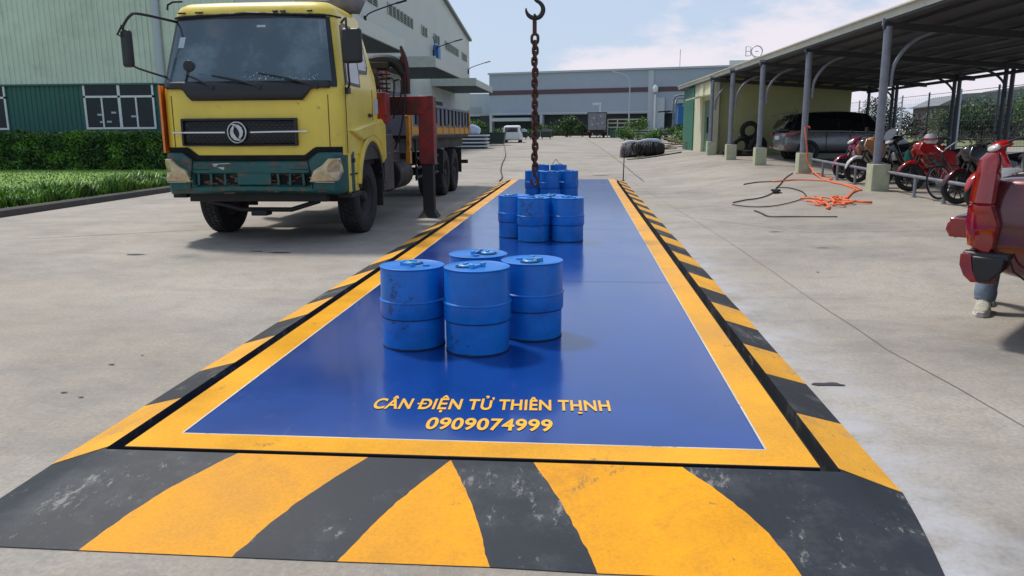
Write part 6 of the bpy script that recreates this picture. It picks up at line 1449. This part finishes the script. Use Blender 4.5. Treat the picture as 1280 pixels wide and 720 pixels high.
# ---------------------------------------------------------------- ropes, tyres, small things by the shed
def gp(x, y, h=.02): return (x, y, zg(x, y)+h)
def rope():
    t = thing('orange_rope', 'orange strap rope trailing from a shed column into a tangled heap on the concrete', 'rope', (0, 0, 0))
    m = MB(); zc = zg(6.75, 19.4)
    m.tube([(6.66, 19.45, zc+1.25), (6.68, 19.30, zc+.9), (6.72, 19.28, zc+.60), (6.73, 19.24, zc+.35), (6.80, 18.9, zc+.10), gp(6.60, 17.45), gp(6.50, 16.6), gp(6.55, 16.0), gp(6.51, 15.24), gp(6.43, 14.46), gp(6.12, 13.66), gp(5.56, 12.34)], .020, 6, sub=5)
    m.tube([gp(6.5, 16.5), gp(6.50, 15.9), gp(6.62, 15.2), gp(6.52, 14.3), gp(6.3, 13.95), gp(5.9, 13.2), gp(5.6, 12.5)], .016, 6, sub=5)
    m.tube([gp(5.3, 17.0), gp(5.6, 17.08), gp(5.88, 17.15), gp(6.15, 17.0), gp(6.45, 16.6)], .018, 6, sub=4)
    m.tube([gp(6.45, 19.3), gp(6.8, 19.2), gp(6.9, 18.4), gp(6.85, 17.4), gp(6.6, 16.8)], .013, 6, sub=4); m.build('strap', 'rope_orange', t)
    m = MB(); m.tube([(6.72+.10*math.cos(a), 19.55+.10*math.sin(a), zc+1.26+.02*math.sin(3*a)) for a in [2*PI*i/12 for i in range(12)]], .018, 6, closed=True); m.build('knot', 'rope_orange', t)
    m = MB(); random.seed(11)
    for k in range(11):
        cx, cy = 5.22+random.gauss(0, .13), 11.9+random.gauss(0, .28); P = []; a = random.uniform(0, 2*PI)
        x, y = cx, cy
        for j in range(6):
            P.append((x, y, zg(x, y)+.02+random.uniform(0, .05))); a += random.uniform(-1.2, 1.2); x += math.cos(a)*.11; y += math.sin(a)*.2
        m.tube(P, random.uniform(.014, .026), 6, sub=3)
    m.tube([gp(5.2, 11.9), gp(5.40, 11.6, .05), gp(5.55, 11.75, .05), gp(5.68, 11.65, .04), gp(5.82, 11.7, .03)], .024, 6, sub=4)
    m.tube([gp(5.1, 12.1, .04), gp(4.95, 12.1, .05), gp(5.0, 11.5, .03), gp(4.86, 11.05)], .020, 6, sub=4); m.build('heap', 'rope_orange', t)
    for pts, r, lab in (([gp(6.40, 19.4), gp(5.79, 17.78), gp(5.33, 16.35), gp(5.0, 15.39), gp(4.81, 14.72), gp(4.47, 13.92), gp(4.17, 13.47), gp(3.88, 13.28), gp(3.57, 12.91)], .013, 'black cable lying from the column pedestal to a small knot on the concrete'),
                        ([gp(3.48, 12.54), gp(3.64, 12.11), gp(3.89, 11.86), gp(4.18, 11.95), gp(4.54, 12.34), gp(4.87, 12.82), gp(5.1, 13.33), gp(5.27, 14.22), gp(5.28, 14.83), gp(5.23, 15.3), gp(5.03, 15.53)], .011, 'black cable forming a wide open loop on the concrete'),
                        ([gp(3.65, 11.34), gp(3.67, 10.85), gp(3.69, 10.31), gp(3.99, 10.19), gp(4.35, 10.04), gp(4.67, 9.93)], .011, 'short bent black cable nearest the camera'),
                        ([gp(4.58, 16.95), gp(4.97, 17.2), gp(5.31, 17.08)], .015, 'short black cable end left of the orange strap')):
        o = MB().tube(pts, r, 6, sub=5).build('cable', 'cable_black'); tag(o, lab, 'cable', 'black cables on the concrete')
    o = MB(); random.seed(3)
    for k in range(8): c = Vector(gp(4.75, 14.45, .03)); P = [c+Vector((random.gauss(0, .05), random.gauss(0, .09), random.uniform(0, .05))) for _ in range(4)]; o.tube(P, .014, 5, sub=3)
    tag(o.build('cable_knot', 'cable_black'), 'small tangled black knot in the middle of the cables', 'cable knot')
rope()
def tyres():
    for i, (x, y, z, tilt, lab) in enumerate(((7.55, 30.9, .62, R(10), 'upright black tyre leaning on the olive wall, topmost of the tyre pile'), (7.15, 30.6, .0, R(8), 'black tyre leaning lower left in the tyre pile'), (7.8, 30.4, .0, R(14), 'black tyre lower right in the tyre pile beside the grey car'))):
        t = thing('old_tyre', lab, 'tyre', (x, y, zg(x, y)+z+.36), group='old tyres piled against the olive wall'); t.rotation_euler = (tilt, 0, R(10*i))
        m = MB(); m.lathe([(.22, -.09), (.26, -.12), (.36, -.12), (.40, -.07), (.40, .07), (.36, .12), (.26, .12), (.22, .09)], axis='Y', n=32, close=True); m.build('tyre', 'tyre', t)
    t = thing('scrap_heap', 'low heap of black scrap rubber left of the old tyres', 'scrap heap', (6.85, 29.6, zg(6.9, 29.6))); m = MB(); random.seed(8)
    for k in range(14): P = [Vector((random.uniform(-.7, .7), random.uniform(-.3, .3), random.uniform(.03, .22))) for _ in range(4)]; m.tube(P, random.uniform(.03, .07), 6, sub=3)
    m.build('rubber', 'black_rubber', t)
tyres()

# ---------------------------------------------------------------- person bending into the car
def person():
    t = thing('person', 'person in faded jeans and beige sneakers bending behind the dark red car', 'person', (3.79, 3.42, 0), R(50))
    def skin(name, V, E, mt, root=0, lv=2):
        me = bpy.data.meshes.new(name); me.from_pydata([v[:3] for v in V], E, []); me.materials.append(M[mt])
        o = bpy.data.objects.new(name, me); sc.collection.objects.link(o); o.parent = t
        s = o.modifiers.new('skin', 'SKIN'); s.use_smooth_shade = True
        for i, v in enumerate(V): me.skin_vertices[0].data[i].radius = (v[3], v[4] if len(v) > 4 else v[3])
        me.skin_vertices[0].data[root].use_root = True
        q = o.modifiers.new('sub', 'SUBSURF'); q.levels = lv; q.render_levels = lv
        return o
    # body: pelvis, spine bending towards +x, head, arms, legs
    V = [(.26, .04, .88, .13, .11), (.40, .04, .98, .12, .13), (.56, .04, 1.03, .13, .15), (.68, .04, 1.05, .08, .11), (.76, .04, 1.05, .055), (.86, .04, 1.04, .09), (.92, .04, 1.01, .085),
         (.66, -.12, 1.00, .055), (.76, -.16, .80, .045), (.92, -.12, .72, .033), (.66, .20, 1.00, .055), (.76, .24, .80, .045), (.92, .20, .72, .033),
         (.22, -.03, .82, .09), (.10, -.02, .48, .06), (-.01, -.01, .12, .042), (.28, .12, .82, .09), (.40, .13, .48, .06), (.43, .10, .12, .042)]
    E = [(0, 1), (1, 2), (2, 3), (3, 4), (4, 5), (5, 6), (3, 7), (7, 8), (8, 9), (3, 10), (10, 11), (11, 12), (0, 13), (13, 14), (14, 15), (0, 16), (16, 17), (17, 18)]
    skin('body', V, E, 'skin')
    V = [(.26, .04, .90, .145, .125), (.22, -.03, .80, .105), (.14, -.02, .60, .09), (.10, -.02, .48, .078), (.05, -.015, .36, .076), (.01, -.01, .26, .088), (-.01, -.01, .20, .082), (-.0, -.01, .16, .092), (-.005, -.01, .125, .080), (-.015, -.01, .09, .086),
         (.29, .12, .80, .105), (.36, .13, .60, .09), (.40, .13, .48, .078), (.42, .12, .36, .074), (.43, .10, .22, .070), (.43, .10, .15, .075), (.43, .10, .085, .070)]
    skin('jeans', V, [(0, 1), (1, 2), (2, 3), (3, 4), (4, 5), (5, 6), (6, 7), (7, 8), (8, 9), (0, 10), (10, 11), (11, 12), (12, 13), (13, 14), (14, 15), (15, 16)], 'denim')
    skin('shirt', [(.28, .04, .93, .145, .13), (.42, .04, .99, .14, .15), (.56, .04, 1.03, .145, .16), (.66, .04, 1.05, .10, .13), (.66, -.12, 1.01, .07), (.72, -.15, .88, .062), (.66, .20, 1.01, .07), (.72, .23, .88, .062)], [(0, 1), (1, 2), (2, 3), (3, 4), (4, 5), (3, 6), (6, 7)], 'shirt')
    m = MB(); m.lathe([(.0, .10), (.05, .095), (.09, .05), (.10, .0), (.085, -.05)], n=16); o = m.build('hair', 'hair', t, sub=1); o.location = (.90, .04, 1.06); o.rotation_euler.y = R(60)
    for (x, y, rz) in ((-.01, -.01, R(188)), (.43, .10, R(200))):
        e = bpy.data.objects.new('shoe', None); sc.collection.objects.link(e); e.parent = t; e.location = (x, y, 0); e.rotation_euler.z = rz; e.scale = (1.15, 1.2, 1.12)
        secs = [(-.085, .045, .030, .035), (-.07, .060, .040, .055), (-.02, .070, .042, .062), (.04, .062, .043, .052), (.10, .048, .048, .036), (.15, .042, .046, .028), (.185, .036, .035, .02), (.20, .030, .015, .010)]
        m = body_loft([(x_, z, w, h, 0, 16, 2.6) for x_, z, w, h in secs]); m.build('upper', 'shoe', e, sub=1)
        m = MB(); k = [(-.095, .02), (-.085, .036), (-.02, .044), (.06, .046), (.12, .052), (.17, .046), (.205, .022)]; m.prism([(a, b) for a, b in k]+[(a, -b) for a, b in reversed(k)], 'Z', .0, .026); m.build('sole', 'sole', e, bevel=.006)
        m = MB()
        for i in range(5): m.tube([(.03+.022*i, -.026, .104-.010*i), (.03+.022*i, .0, .120-.011*i), (.03+.022*i, .026, .104-.010*i)], .006, 5)
        m.build('laces', 'frame_white', e)
        m = body_loft([(-.094, .05, .020, .03, 0), (-.088, .055, .036, .034, 0), (-.05, .052, .0455, .022, 0)]); m.build('heel_patch', 'bark', e)
        m = body_loft([(.13, .034, .048, .018, 0), (.17, .034, .042, .017, 0), (.206, .030, .018, .010, 0)]); m.build('toe_cap', 'sole', e)
person()
